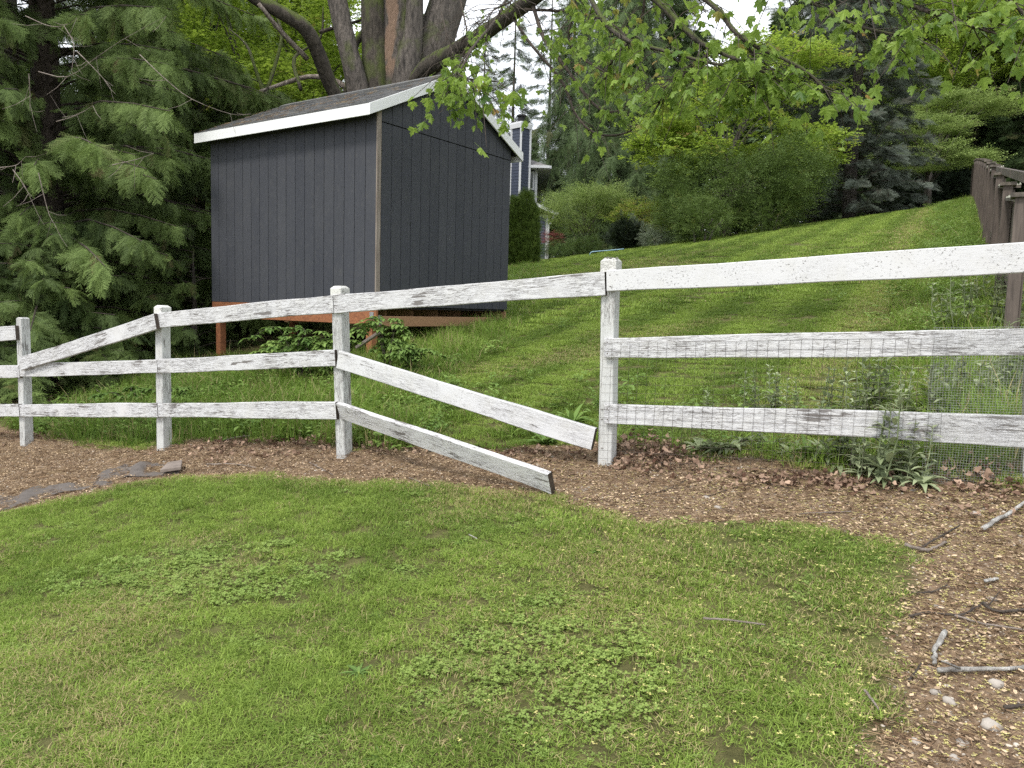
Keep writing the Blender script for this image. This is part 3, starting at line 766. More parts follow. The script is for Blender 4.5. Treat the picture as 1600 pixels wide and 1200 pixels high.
# chimney in front of the wall
cx0, cx1, cxm = hz(798, 250, HD-1.2).x, hz(828, 250, HD-1.2).x, hz(813, 250, HD-1.2).x
zc = hz(812, 199, HD-1.2).z; cy = HD-1.2
mb = MB(); h = .17; z_ = HZ-1
cw = Vector((cx1-cxm, .55, 0)); cl = Vector((cx0-cxm, .55, 0)); ck = Vector((cxm, cy, 0))
cyl = [ck, ck+cw, ck+cw+cl, ck+cl]
while z_ < zc:
    t = min(z_+h, zc)
    cen = (cyl[0]+cyl[2])/2
    lo = [cen+(p-cen)*1.03+Vector((0, 0, z_)) for p in cyl]; hi = [p+Vector((0, 0, t)) for p in cyl]
    mb.box8(lo+hi); z_ += h
ch = mb.build('chimney', M_['lap'], house)
for p in (cyl[0], cyl[1], cyl[3]):
    mb = MB(); mb.box(p-Vector((.06, .06, 0))+Vector((0, 0, HZ-1)), (.12, 0, 0), (0, .12, 0), (0, 0, zc-HZ+1)); mb.build('corner_trim', M_['housetrim'], ch)
cen = (cyl[0]+cyl[2])/2
mb = MB(); mb.box8([cen+(p-cen)*1.2+Vector((0, 0, zc)) for p in cyl]+[cen+(p-cen)*1.2+Vector((0, 0, zc+.26)) for p in cyl]); mb.box8([cen+(p-cen)*1.08+Vector((0, 0, zc+.262)) for p in cyl]+[cen+(p-cen)*1.02+Vector((0, 0, zc+.36)) for p in cyl]); mb.build('chimney_cap', M_['housetrim'], ch)
mb = MB(); c_ = cen+Vector((0, 0, zc+.36)); mb.tube([c_, c_+Zv*.34], .22, 14); mb.tube([c_+Zv*.36, c_+Zv*.44], [.3, .27], 14); mb.build('flue', M_['dark'], ch)
# upper window between chimney and corner
wl0, wr0 = hz(830.5, 280).x, hz(835, 280).x
wa, wb = hz(824, 268), hz(832, 297)
fr = MB(); fr.box((wa.x, HD-.07, wb.z), (wb.x-wa.x+.1, 0, 0), (0, .05, 0), (0, 0, wa.z-wb.z)); fo = fr.build('window', M_['housetrim'], house)
fr = MB(); fr.box((wa.x+.1, HD-.09, wb.z+.1), (wb.x-wa.x-.1, 0, 0), (0, .02, 0), (0, 0, wa.z-wb.z-.2)); fr.build('pane', M_['glass'], fo)
# lower wing to the right, with its own eave and downpipe
xw = hz(853, 370).x; zw = hz(848, 337).z
lap_wall(xr+.02, xw, HD-.4, HZ-1, zw); lap_side(xw, HD-.35, HD+4, HZ-1, zw)
mb = MB(); mb.box((xw-.05, HD-.46, HZ-1), (.14, 0, 0), (0, .1, 0), (0, 0, zw-HZ+1)); mb.build('corner_trim', M_['housetrim'], house)
e1 = hz(868, 338); zt_ = hz(838, 322).z
lo = [Vector((xr-.02, HD-.9, zt_)), Vector((e1.x, HD-1.0, zw)), Vector((e1.x, HD+4, zw)), Vector((xr-.02, HD+4, zt_))]
mb = MB(); mb.box8(lo+[p+Zv*.12 for p in lo]); mb.build('roof', M_['roofg'], house)
mb = MB(); mb.box((e1.x, HD-1.0, zw-.02), (.11, 0, 0), (0, 5, 0), (0, 0, .14)); mb.build('gutter', M_['housetrim'], house)
mb = MB(); lo = [Vector((xr, HD-1.0, zt_-.12)), Vector((e1.x, HD-1.0, zw-.08)), Vector((e1.x, HD-.95, zw-.08)), Vector((xr, HD-.95, zt_-.12))]
mb.box8(lo+[p+Zv*.17 for p in lo]); mb.build('fascia', M_['housetrim'], house)
mb = MB(); mb.tube([(e1.x-.1, HD-.85, zw-.03), (xw+.25, HD-.6, zw-.45), (xw+.12, HD-.55, zw-.6), (xw+.12, HD-.55, HZ-.5)], .055, 6); mb.build('downpipe', M_['housetrim'], house)

# ------------------------------------------------------------------ grass
def blades(name, n, rad, h0, h1, w0, m, seed, lean=.5, broad=0):
    q = random.Random(seed); mb = MB()
    for _ in range(n):
        a = q.uniform(0, 6.283); r_ = rad*math.sqrt(q.random()); c_ = Vector((math.cos(a)*r_, math.sin(a)*r_, -.004))
        th = q.uniform(0, 6.283); h = q.uniform(h0, h1)*(1-.25*(r_/rad)); ln = q.uniform(.1, lean)*h; bw = w0*q.uniform(.6, 1.2)
        d = Vector((math.cos(th), math.sin(th), 0)); s_ = Vector((-d.y, d.x, 0))*bw*.5
        mid = c_+d*ln*.35+Vector((0, 0, h*.6)); tip = c_+d*ln*1.3+Vector((0, 0, h*q.uniform(.75, 1)))
        mb.add([c_-s_, c_+s_, mid+s_*.8, mid-s_*.8, tip], [(0, 1, 2, 3), (3, 2, 4)], q.random()+.001)
    return proto(name, mb, m)
def mat_grass(name, c0, c1, dry):
    m, N, L, b = newmat(name)
    t = attr(N, 'tint', True); v = attr(N, 'v'); dr = attr(N, 'dry', True)
    f = math_(N, L, 'ADD', math_(N, L, 'MULTIPLY', t, .62), math_(N, L, 'MULTIPLY', v, .5), True)
    c = mixc(N, L, f, c0, c1)
    sel = math_(N, L, 'FRACT', math_(N, L, 'MULTIPLY', v, 7.31))
    isdry = math_(N, L, 'LESS_THAN', sel, dr)
    c = mixc(N, L, isdry, c, dry)
    L.new(c, b.inputs['Base Color']); b.inputs['Roughness'].default_value = .6; b.inputs['Specular IOR Level'].default_value = .25
    tr = N.new('ShaderNodeBsdfTranslucent'); L.new(c, tr.inputs['Color'])
    ms = N.new('ShaderNodeMixShader'); ms.inputs[0].default_value = .35
    L.new(b.outputs[0], ms.inputs[1]); L.new(tr.outputs[0], ms.inputs[2]); L.new(ms.outputs[0], N['Material Output'].inputs['Surface'])
    return m
M_['grass'] = mat_grass('lawn_grass', (.085, .15, .021), (.325, .435, .084), (.43, .36, .18))
M_['tall'] = mat_grass('tall_grass', (.07, .14, .018), (.24, .35, .06), (.38, .32, .16))
M_['clover'] = mat_leaf('clover_leaf', (.10, .18, .035), (.29, .39, .09), (.34, .33, .10), .3)
PR_lawn = [blades('lawn_blades', 170, .085, .012, .034, .0032, M_['grass'], 5, 1.5), blades('lawn_blades', 150, .085, .010, .030, .0036, M_['grass'], 6, 2.2)]
PR_hill = [blades('hill_blades', 230, .28, .03, .065, .009, M_['grass'], 8, 1.0), blades('hill_blades', 230, .28, .025, .055, .010, M_['grass'], 9, 1.2)]
PR_tall = [blades('tall_blades', 60, .16, .14, .34, .006, M_['tall'], 12, .9), blades('tall_blades', 60, .16, .10, .26, .006, M_['tall'], 13, 1.2)]
def clover_proto(seed, n=34, rad=.085):
    q = random.Random(seed); mb = MB()
    for _ in range(n):
        a = q.uniform(0, 6.283); r_ = rad*math.sqrt(q.random()); z = q.uniform(.018, .04); c_ = Vector((math.cos(a)*r_, math.sin(a)*r_, z)); s_ = q.uniform(.0065, .0115); t0 = q.uniform(0, 6)
        val = q.random()+.001; tl = Vector((q.uniform(-.35, .35), q.uniform(-.35, .35), 0))
        for k in range(3):
            th = t0+k*2.094; d = Vector((math.cos(th), math.sin(th), 0)); n_ = Vector((-d.y, d.x, 0))
            pp = [c_, c_+d*s_*.7-n_*s_*.55, c_+d*s_*1.25-n_*s_*.35, c_+d*s_*1.12, c_+d*s_*1.25+n_*s_*.35, c_+d*s_*.7+n_*s_*.55]
            pp = [p+Vector((0, 0, (p-c_).dot(tl)+.18*(p-c_).length)) for p in pp]
            mb.add(pp, [(0, 1, 2, 3), (0, 3, 4, 5)], val)
    return proto('clover_clump', mb, M_['clover'])
PR_clover = [clover_proto(21), clover_proto(22)]
def pts_in(x0, x1, y0, y1, dens):
    n = int((x1-x0)*(y1-y0)*dens); return rng.uniform(x0, x1, n), rng.uniform(y0, y1, n)
def in_view(x, y, margin=.15):
    """inside the wedge of ground that the photograph can see, widened for a step aside"""
    k = x/np.maximum(y, .1); return (k > -.66-margin-.6/np.maximum(y, 1)) & (k < .66+margin+.6/np.maximum(y, 1))
def upright(n): return np.stack([rng.normal(0, .06, n), rng.normal(0, .06, n), rng.uniform(0, 6.283, n)], 1)
CLOV = [(G(250, 885), .75, .30), (G(420, 905), .65, .28), (G(820, 1020), .55, .42), (G(880, 1090), .45, .3), (G(700, 985), .3, .2), (G(640, 950), .3, .15), (G(1010, 920), .3, .15), (G(1330, 870), .4, .2), (G(1130, 900), .3, .15), (G(1240, 1100), .35, .2), (G(200, 1120), .5, .3), (G(60, 1000), .4, .3), (G(380, 1040), .5, .2)]
def cloverness(x, y):
    f = np.zeros_like(x)
    for k, (c_, a, b_) in enumerate(CLOV):
        f = np.maximum(f, (1.0 if k < 4 else .36)*np.exp(-(((x-c_.x)/a)**2+((y-c_.y)/b_)**2)))
    return f*(.6+.8*vnoise(x, y, 4, 71))
x, y = pts_in(-6.5, 4.2, 1.6, 8.2, 330)
d = dirtness(x, y); s_ = side(x, y); k = in_view(x, y) & (s_ < .1)
edge = rng.uniform(-.02, .05, len(x))
k &= (d > edge)
x, y, d = x[k], y[k], d[k]
cl = cloverness(x, y); u = rng.random(len(x))
isc = (u < np.clip((cl-.25)*1.3, 0, .5)) | (rng.random(len(x)) < .16*(vnoise(x, y, 2.2, 77) > .42))
bald = vnoise(x, y, 2.3, 91, 2); keep = (bald < .80) | (rng.random(len(x)) < .8)
nn = 1+.3*np.clip(1-d/.3, 0, 1)
z = HG(x, y)
g = (~isc) & keep
dry = np.clip((vnoise(x, y, 1.1, 31)-.45)*1.35, .04, .40) + .3*np.clip(1-d/.18, 0, 1); tint = np.clip(vnoise(x, y, 1.7, 33)*1.3-.16+rng.normal(0, .16, len(x)), 0, 1)
thr = np.clip(vnoise(x, y, 3.1, 35)*1.2+.35, .5, 1.5)
sc = np.stack([np.ones(len(x)), np.ones(len(x)), thr*rng.uniform(.7, 1.3, len(x))], 1)
o = scatter('lawn_grass', np.stack([x, y, z], 1)[g], upright(g.sum()), sc[g], PR_lawn, None, tint[g], dry[g]); tag(o, 'short mown lawn in front of the white fence', kind='stuff')
c2 = isc; o = scatter('clover_patches', (np.stack([x, y, z], 1)-[0, 0, .010])[c2], upright(c2.sum()), rng.uniform(.55, 1.0, c2.sum())*np.where(cl[c2] > .5, 1.0, .7), PR_clover, None, tint[c2]*.7+.2, dry[c2]*.4); tag(o, 'round-leaved clover spreading through the lawn', kind='stuff')
# a thin sprinkle on the bare strip and beyond
def hill_zone(x, y):
    """0 = mown hill lawn, >0 = long grass"""
    t = np.zeros_like(x)
    bfx_ = bfx(y)
    t = np.maximum(t, np.clip(1-(bfx_-x)/(1.1+.02*y), 0, 1)*(x < bfx_+.05)*1.6)                       # strip along the brown fence
    # rough ground left of the mown edge: from the gap towards the shed's right end
    e = (x - (-.35 + (y-5.2)*.085 - .55*np.exp(-((y-8.2)/1.5)**2)))
    t = np.maximum(t, np.clip(-e/.5, 0, 1)*(y < 13.5)*1.3)
    t = np.maximum(t, np.clip(1-np.abs(side(x, y)-.55)/.55, 0, 1)*(x < .2)*.35)
    t = np.maximum(t, np.clip(1-(side(x, y)-.2)/.5, 0, 1)*(x > .7)*.6)
    t = np.maximum(t, (y > 14)*(x < .3+.02*y)*.8)
    return t
x, y = pts_in(-8.5, 9.5, 4.0, 12.5, 150)
d = dirtness(x, y); k = in_view(x, y) & (side(x, y) > .05) & (d > rng.uniform(-.03, .06, len(x))) & (x < bfx(y)-.05)
k &= ~((x < -4.6-.0*y) & (rng.random(len(x)) < np.clip((-4.6-x)/1.5, 0, 1)))
uu = (x-S0.x)*SU.x+(y-S0.y)*SU.y; vv = (x-S0.x)*SV.x+(y-S0.y)*SV.y
under = (uu > .3) & (uu < LU-.1) & (vv > .3) & (vv < LV); k &= ~under
x, y = x[k], y[k]; hzv = hill_zone(x, y); z = HG(x, y)
def stripe(x, y):
    w_ = (x*bfd.y - y*bfd.x)            # distance across the mowing direction
    return .5+.5*np.tanh(3*np.sin(w_*2*math.pi/1.15 + .6*vnoise(x, y, .3, 5)))
tint = np.clip(.12+.62*stripe(x, y)+rng.normal(0, .1, len(x))+.3*(vnoise(x, y, 1.1, 41)-.5), 0, 1)
dry = np.clip((vnoise(x, y, .8, 43)-.55)*1.4, .02, .35)+.3*np.exp(-((bfx(y)-1.5-x)/.3)**2)
g = rng.random(len(x)) > hzv*.6
sc = np.stack([np.full(len(x), 1.25), np.full(len(x), 1.25), rng.uniform(.9, 1.6, len(x))*(1+hzv*.6)], 1)
o = scatter('mown_slope_grass', np.stack([x, y, z], 1)[g], upright(g.sum()), sc[g], PR_lawn, None, tint[g], dry[g]); tag(o, 'striped mown grass on the slope right behind the white fence', kind='stuff')
x2, y2 = pts_in(-8, 34, 11.5, 52, 14)
k = in_view(x2, y2) & (x2 < bfx(y2)-.1) & ((x2 > -1.9+(y2-11)*-.02))
x2, y2 = x2[k], y2[k]; z2 = HG(x2, y2); hz2 = hill_zone(x2, y2)
tint2 = np.clip(.12+.66*stripe(x2, y2)+rng.normal(0, .08, len(x2))+.3*(vnoise(x2, y2, .5, 41)-.5), 0, 1); dry2 = np.clip((vnoise(x2, y2, .35, 43)-.55)*1.4, .02, .3)+.3*np.exp(-((bfx(y2)-1.7-x2)/.35)**2)
o = scatter('far_slope_grass', np.stack([x2, y2, z2], 1), upright(len(x2)), np.stack([np.full(len(x2), 1.2)]*2+[rng.uniform(.8, 1.4, len(x2))*(1+hz2)], 1), PR_hill, None, tint2, dry2); tag(o, 'striped mown grass running up the hill', kind='stuff')
xn, yn = pts_in(3.2, 44, 3.0, 50, 7); k = (xn > bfx(yn)+.12) & (xn < bfx(yn)+11) & (dirtness(xn, yn) > .05)
xn, yn = xn[k], yn[k]
o = scatter('neighbouring_grass', np.stack([xn, yn, HG(xn, yn)], 1), upright(len(xn)), np.stack([np.full(len(xn), 1.3)]*2+[rng.uniform(.9, 1.6, len(xn))], 1), PR_hill, None, np.clip(vnoise(xn, yn, .5, 12)+rng.normal(0, .1, len(xn)), 0, 1), np.full(len(xn), .08)); tag(o, 'rough grass on the far side of the brown board fence', kind='stuff')
# long grass
x3 = np.concatenate([x, x2]); y3 = np.concatenate([y, y2]); z3 = np.concatenate([z, z2]); h3 = np.concatenate([hzv, hz2])
prob = np.clip(h3, 0, 1)*np.where(y3 < 12.5, np.where(x3 > bfx(y3)-1.6, .75, .32), .9)
k = rng.random(len(x3)) < prob
far = y3[k] > 12.5
hs = rng.uniform(.5, 1.15, k.sum())*np.clip(.45+.55*h3[k], .4, 1.25)*(.7+.6*vnoise(x3[k], y3[k], 2, 9))
o = scatter('long_grass', np.stack([x3, y3, z3], 1)[k], upright(k.sum())*np.array([2.5, 2.5, 1]), np.stack([np.where(far, 1.6, 1.0), np.where(far, 1.6, 1.0), hs*np.where(far, 1.25, 1)], 1), PR_tall, None, np.clip(vnoise(x3[k], y3[k], 1.2, 51)+rng.normal(0, .15, k.sum())-.35*np.clip((-1.5-x3[k])/2, 0, 1)+.35*(x3[k] > bfx(y3[k])-2), 0, 1), np.clip(rng.normal(.08, .08, k.sum()), 0, .4)); tag(o, 'long unmown grass round the shed and along the brown fence', kind='stuff')

# ------------------------------------------------------------------ soil litter: pebbles, straw, fallen flowers, dead leaves
M_['pebble'] = mat_bits('pebble_stone', (.20, .17, .14), (.52, .47, .40))
def pebble_proto(seed):
    q = random.Random(seed); bm = bmesh.new(); bmesh.ops.create_icosphere(bm, subdivisions=1, radius=1)
    for v in bm.verts: v.co = Vector((v.co.x*q.uniform(.8, 1.2), v.co.y*q.uniform(.6, .9), v.co.z*q.uniform(.45, .6)))
    mb = MB(); mb.add([v.co.copy() for v in bm.verts], [tuple(v.index for v in f.verts) for f in bm.faces], .3+.1*seed % .6); bm.free(); return mb
PR_peb = [proto('pebble', pebble_proto(k), M_['pebble'], True) for k in (1, 2, 3)]
M_['petal'] = mat_bits('fallen_yellow_flower', (.42, .38, .10), (.68, .62, .28))
mb = MB(); q = random.Random(4)
for _ in range(5):
    c_ = Vector((q.uniform(-1, 1)*.008, q.uniform(-1, 1)*.008, .003)); a = q.uniform(0, 6)
    for k in range(3):
        th = a+k*2.1; d_ = Vector((math.cos(th), math.sin(th), .25)); n_ = Vector((-d_.y, d_.x, 0)); mb.add([c_, c_+d_*.003-n_*.0017, c_+d_*.006, c_+d_*.003+n_*.0017], [(0, 1, 2, 3)], q.random()+.001)
PR_pet = [proto('fallen_flowers', mb, M_['petal'])]
M_['deadleaf'] = mat_bits('dead_brown_leaf', (.07, .035, .022), (.40, .28, .20))
def dead_leaf(seed):
    q = random.Random(seed); mb = MB(); n_ = 9
    out = []
    for i_ in range(n_):
        a = -math.pi+2*math.pi*i_/n_; r_ = (1.0 if i_ % 2 == 0 else .7)*q.uniform(.75, 1.15)
        out.append(Vector((math.cos(a)*r_, math.sin(a)*r_*.8, 0)))
    for p in out: p.z = .45*p.x*p.x*q.uniform(.6, 1.2)+.35*abs(p.y)*q.uniform(-.5, 1)
    mb.add([Vector((0, 0, 0))]+out, [(0, 1+i_, 1+(i_+1) % n_) for i_ in range(n_)], q.random()+.001); return mb
PR_dead = [proto('dead_leaf', dead_leaf(k), M_['deadleaf']) for k in (1, 2, 3, 4)]
x, y = pts_in(-6.5, 4.6, 1.5, 9, 2300)
d = dirtness(x, y); s_ = side(x, y)
k = in_view(x, y) & (d < .03) 
xs, ys = x[k], y[k]; zs_ = HG(xs, ys)
u = rng.random(len(xs)); P3 = np.stack([xs, ys, zs_], 1)
a = u < .40
o = scatter('pebbles', P3[a], upright(a.sum()), rng.lognormal(-5.6, .5, a.sum()), PR_peb); tag(o, 'small pale stones in the bare soil', kind='stuff')
a = (u > .40) & (u < .72)
q = random.Random(9); cm = MB()
for _ in range(9):
    c_ = Vector((q.uniform(-.03, .03), q.uniform(-.03, .03), q.uniform(.001, .006))); a_ = q.uniform(0, 6.3); d_ = Vector((math.cos(a_), math.sin(a_), q.uniform(-.4, .5)))*q.uniform(.003, .009); n_ = Vector((-d_.y, d_.x, q.uniform(-.004, .004)))*q.uniform(.4, .9)
    cm.add([c_-d_-n_*.6, c_-n_, c_+d_-n_*.3, c_+d_*.8+n_*.7, c_-d_*.5+n_], [(0, 1, 2, 3, 4)], q.random()+.001)
M_['chip'] = mat_bits('bark_chip', (.08, .048, .028), (.58, .44, .29)); PR_chip = [proto('bark_chips', cm, M_['chip'])]
a2 = u > .66; o = scatter('bark_crumbs', P3[a2], upright(a2.sum())*[2, 2, 1], rng.uniform(.6, 1.5, a2.sum()), PR_chip); tag(o, 'crumbs of bark and chaff covering the bare soil', kind='stuff')
o = scatter('soil_litter', P3[a]+[0, 0, .002], upright(a.sum()), rng.uniform(.4, 1.2, a.sum()), [PR_stick, PR_straw]); tag(o, 'straw, bark crumbs and twig bits on the bare soil', kind='stuff')
x, y = pts_in(-3, 4.6, 1.5, 7, 2300); d = dirtness(x, y)
wt = np.clip((x+.2)/2.2, 0, 1)*np.where(d < 0, 1.0, .22)*(.4+1.2*(vnoise(x, y, 2.6, 61)))
k = in_view(x, y) & (side(x, y) < .15) & (rng.random(len(x)) < wt)
zz = HG(x[k], y[k])+np.where(d[k] < 0, .003, .03)
o = scatter('fallen_flowers', np.stack([x[k], y[k], zz], 1), upright(k.sum()), rng.uniform(.3, .85, k.sum()), PR_pet); tag(o, 'yellow fallen maple flowers sprinkled over soil and lawn', kind='stuff')
# heaps of dead leaves right of the gap and along the foot of the fence
pos = []
def heap(px, py, sx, sy, n, hgt_=.05):
    c_ = G(px, py)
    for _ in range(int(n*1.5)):
        a, b_ = rnd.gauss(0, 1), rnd.gauss(0, 1); p = c_ + FD*(a*sx) + FN*(b_*sy); zz = hg(p.x, p.y)+abs(rnd.gauss(0, hgt_))*math.exp(-(a*a+b_*b_)/2)+.008; pos.append((p.x, p.y, zz))
heap(1010, 712, .17, .11, 230); heap(1040, 725, .16, .08, 120); heap(1200, 745, .25, .05, 90, .03); heap(1320, 752, .3, .06, 110, .03); heap(1540, 745, .12, .12, 130, .05); heap(1430, 735, .2, .07, 70, .03)
heap(360, 705, .35, .1, 120, .04); heap(480, 700, .5, .08, 120, .03); heap(620, 704, .3, .06, 60, .02); heap(700, 705, .5, .06, 70, .02); heap(70, 680, .5, .2, 120, .04); heap(850, 715, .35, .05, 60, .02); heap(1530, 790, .1, .05, 14, .01); heap(160, 610, 1.0, .5, 200, .04)
pos = np.array(pos); n = len(pos)
o = scatter('dead_leaves', pos, np.stack([rng.normal(0, .6, n), rng.normal(0, .6, n), rng.uniform(0, 6.3, n)], 1), rng.uniform(.010, .028, n), PR_dead); tag(o, 'curled brown dead leaves heaped along the foot of the fence', kind='stuff')

# ------------------------------------------------------------------ leaf and spray shapes
M_['cedarleaf'] = mat_leaf('cedar_foliage', (.026, .050, .018), (.22, .31, .085), (.15, .10, .05), .25)
M_['firleaf'] = mat_leaf('fir_foliage', (.025, .048, .020), (.12, .18, .062), (.14, .10, .05), .15)
M_['spruceleaf'] = mat_leaf('blue_spruce_foliage', (.05, .066, .045), (.165, .195, .155), (.085, .065, .05), .1)
M_['mapleleaf'] = mat_leaf('maple_foliage', (.10, .17, .022), (.36, .48, .07), (.45, .30, .12), .5, .5)
M_['bigleaf'] = mat_leaf('bigleaf_maple_foliage', (.06, .13, .03), (.34, .47, .085), (.34, .19, .07), .5, .45)
M_['shrubleaf'] = mat_leaf('shrub_foliage', (.035, .07, .016), (.16, .235, .05), (.2, .2, .05), .25)
M_['paleleaf'] = mat_leaf('pale_shrub_foliage', (.11, .18, .04), (.38, .48, .15), (.45, .40, .2), .35)
M_['darkleaf'] = mat_leaf('dark_yew_foliage', (.012, .022, .012), (.045, .065, .035), None, .05)
M_['thujaleaf'] = mat_leaf('arborvitae_foliage', (.025, .055, .010), (.125, .185, .03), None, .15)
M_['redleaf'] = mat_leaf('red_shrub_foliage', (.12, .03, .025), (.38, .12, .10), None, .2)
M_['greyleaf'] = mat_leaf('grey_green_felted_leaf', (.10, .135, .085), (.27, .32, .22), (.34, .27, .14), .2, .8)
M_['herb'] = mat_leaf('broadleaf_weed', (.07, .14, .025), (.24, .35, .08), (.25, .2, .1), .3)

def quad_leaf(mb, c, d, n, L_, W_, val, fold=.0):
    s_ = d.cross(n).normalized()
    mb.add([c, c+d*L_*.45+s_*W_*.5+n*fold*W_, c+d*L_, c+d*L_*.45-s_*W_*.5+n*fold*W_], [(0, 1, 2, 3)], val)
def cedar_spray(seed, nb_=13, droop=.35):
    q = random.Random(seed); mb = MB(); Zn = Vector((0, 0, 1))
    cx = lambda t: Vector((t, .04*math.sin(t*4+seed), -droop*t*t))
    mb.tube([cx(t) for t in (0, .35, .7, 1.0)], [.010, .008, .005, .003], 3, False, .3)
    for i_ in range(nb_):
        t = .10+.88*i_/nb_; c = cx(t); L_ = (.42*(1-t)**.7+.10)*q.uniform(.6, 1.2); bv = q.random()*.45
        for sg in (-1, 1):
            a = R(q.uniform(38, 56))*sg; dd = Vector((math.cos(a), math.sin(a), -droop*1.3*t-q.uniform(0, .45))).normalized()
            s_ = dd.cross(Zn).normalized(); e_ = c+dd*L_
            mb.add([c-s_*.006, c+s_*.006, e_+s_*.004, e_-s_*.004], [(0, 1, 2, 3)], .35+.4*q.random())
            ns = 5
            for j in range(ns):
                u = .18+.82*j/ns; cc = c+dd*L_*u+Vector((0, 0, -.10*L_*u*u))
                for s2 in (-1, 1):
                    d2 = (dd*math.cos(.75)+s_*s2*math.sin(.75)+Vector((0, 0, -q.uniform(.0, .5)))).normalized()
                    l2 = L_*.34*(1-u*.55)*q.uniform(.7, 1.2)
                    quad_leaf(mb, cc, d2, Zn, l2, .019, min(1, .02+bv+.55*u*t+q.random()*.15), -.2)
    return mb
def fir_spray(seed, nb_=9, up=.15, wide=.034):
    q = random.Random(seed); mb = MB(); Zn = Vector((0, 0, 1))
    mb.tube([(0, 0, 0), (.5, 0, -.03), (1, 0, .02)], [.012, .008, .004], 3, False, .1)
    def twig(c, dd, L_):
        s_ = dd.cross(Zn).normalized(); n_ = int(L_*26)+3
        for j in range(n_):
            u = j/n_; cc = c+dd*L_*u
            for s2 in (-1, 1):
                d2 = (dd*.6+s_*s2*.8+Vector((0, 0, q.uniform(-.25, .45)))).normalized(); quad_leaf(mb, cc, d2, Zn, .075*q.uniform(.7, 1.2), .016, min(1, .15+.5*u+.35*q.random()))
    twig(Vector((.1, 0, 0)), Vector((1, 0, 0)), .95)
    for i_ in range(nb_):
        t = .12+.8*i_/nb_
        for sg in (-1, 1):
            a = R(q.uniform(42, 60))*sg; twig(Vector((t, 0, -.03)), Vector((math.cos(a), math.sin(a), q.uniform(-.25, up))).normalized(), (.45*(1-t)+.08)*q.uniform(.8, 1.1))
    return mb
def star_leaf(mb, c, d, n, S_, val, lobes=5, curl=.2):
    """small palmate leaf"""
    s_ = d.cross(n).normalized(); pts = [c]
    for k in range(2*lobes-1):
        a = (k-(lobes-1))/(lobes-1)*R(118); r_ = (1.0-.25*abs(a)/2 if k % 2 == 0 else .52)*S_
        pts.append(c+d*(r_*math.cos(a)+.25*S_)+s_*(r_*math.sin(a))-n*(curl*r_*r_/S_))
    mb.add(pts, [(0, i_, i_+1) for i_ in range(1, len(pts)-1)], val)
def leaf_twig(seed, kind='oval', n=12, size=.11, flat=.35):
    q = random.Random(seed); mb = MB()
    mb.tube([(0, 0, 0), (.5, .02, .03), (1, -.03, .0)], [.010, .007, .003], 3, False, .05)
    for k in range(n):
        t = .12+.88*k/n; a = q.uniform(.5, 1.3)*(1 if k % 2 else -1); el = q.uniform(-.5, .25)
        d = Vector((math.cos(a)*math.cos(el), math.sin(a)*math.cos(el), math.sin(el))); n_ = Vector((q.uniform(-flat, flat), q.uniform(-flat, flat), 1)).normalized()
        n_ = (n_-d*n_.dot(d)).normalized(); off = d*q.uniform(.02, .20)+Vector((0, 0, q.uniform(-.10, .08))); c = Vector((t, 0, .0))+off
        if kind == 'oval': quad_leaf(mb, c, d, n_, size*q.uniform(.7, 1.2)*1.5, size*.75, .001+q.random(), .12)
        else: star_leaf(mb, c, d, n_, size*q.uniform(.7, 1.15), .001+q.random())
    return mb
PR = {}
PR['cedar'] = [proto('cedar_spray', cedar_spray(k, 12, dr), M_['cedarleaf']) for k, dr in ((1, .45), (2, .75), (3, .25))]
PR['fir'] = [proto('fir_spray', fir_spray(k), M_['firleaf']) for k in (4, 5)]
PR['spruce'] = [proto('spruce_spray', fir_spray(k, 8, .3), M_['spruceleaf']) for k in (6, 7)]
PR['cedarfar'] = [proto('far_cedar_spray', cedar_spray(k, 8, .6), M_['firleaf']) for k in (8, 9)]
PR['maple'] = [proto('maple_twig', leaf_twig(k, 'star', 11, .115), M_['mapleleaf']) for k in (10, 11)]
PR['shrub'] = [proto('shrub_twig', leaf_twig(k, 'oval', 18, .085, .8), M_['shrubleaf']) for k in (12, 13)]
PR['leafy'] = [proto('leafy_twig', leaf_twig(k, 'oval', 16, .10, .6), M_['mapleleaf']) for k in (14, 15)]
PR['pale'] = [proto('pale_twig', leaf_twig(k, 'oval', 20, .07, .4), M_['paleleaf']) for k in (16, 17)]
PR['dog'] = [proto('dogwood_twig', leaf_twig(k, 'oval', 14, .12, .15), M_['paleleaf']) for k in (26, 27)]
PR['dark'] = [proto('yew_twig', fir_spray(18, 6, .5), M_['darkleaf'])]
PR['thuja'] = [proto('thuja_twig', cedar_spray(19, 9, -.1), M_['thujaleaf'])]
PR['red'] = [proto('red_twig', leaf_twig(20, 'oval', 14, .08, .8), M_['redleaf'])]
PR['grey'] = [proto('grey_twig', leaf_twig(23, 'oval', 16, .08, .8), M_['greyleaf'])]

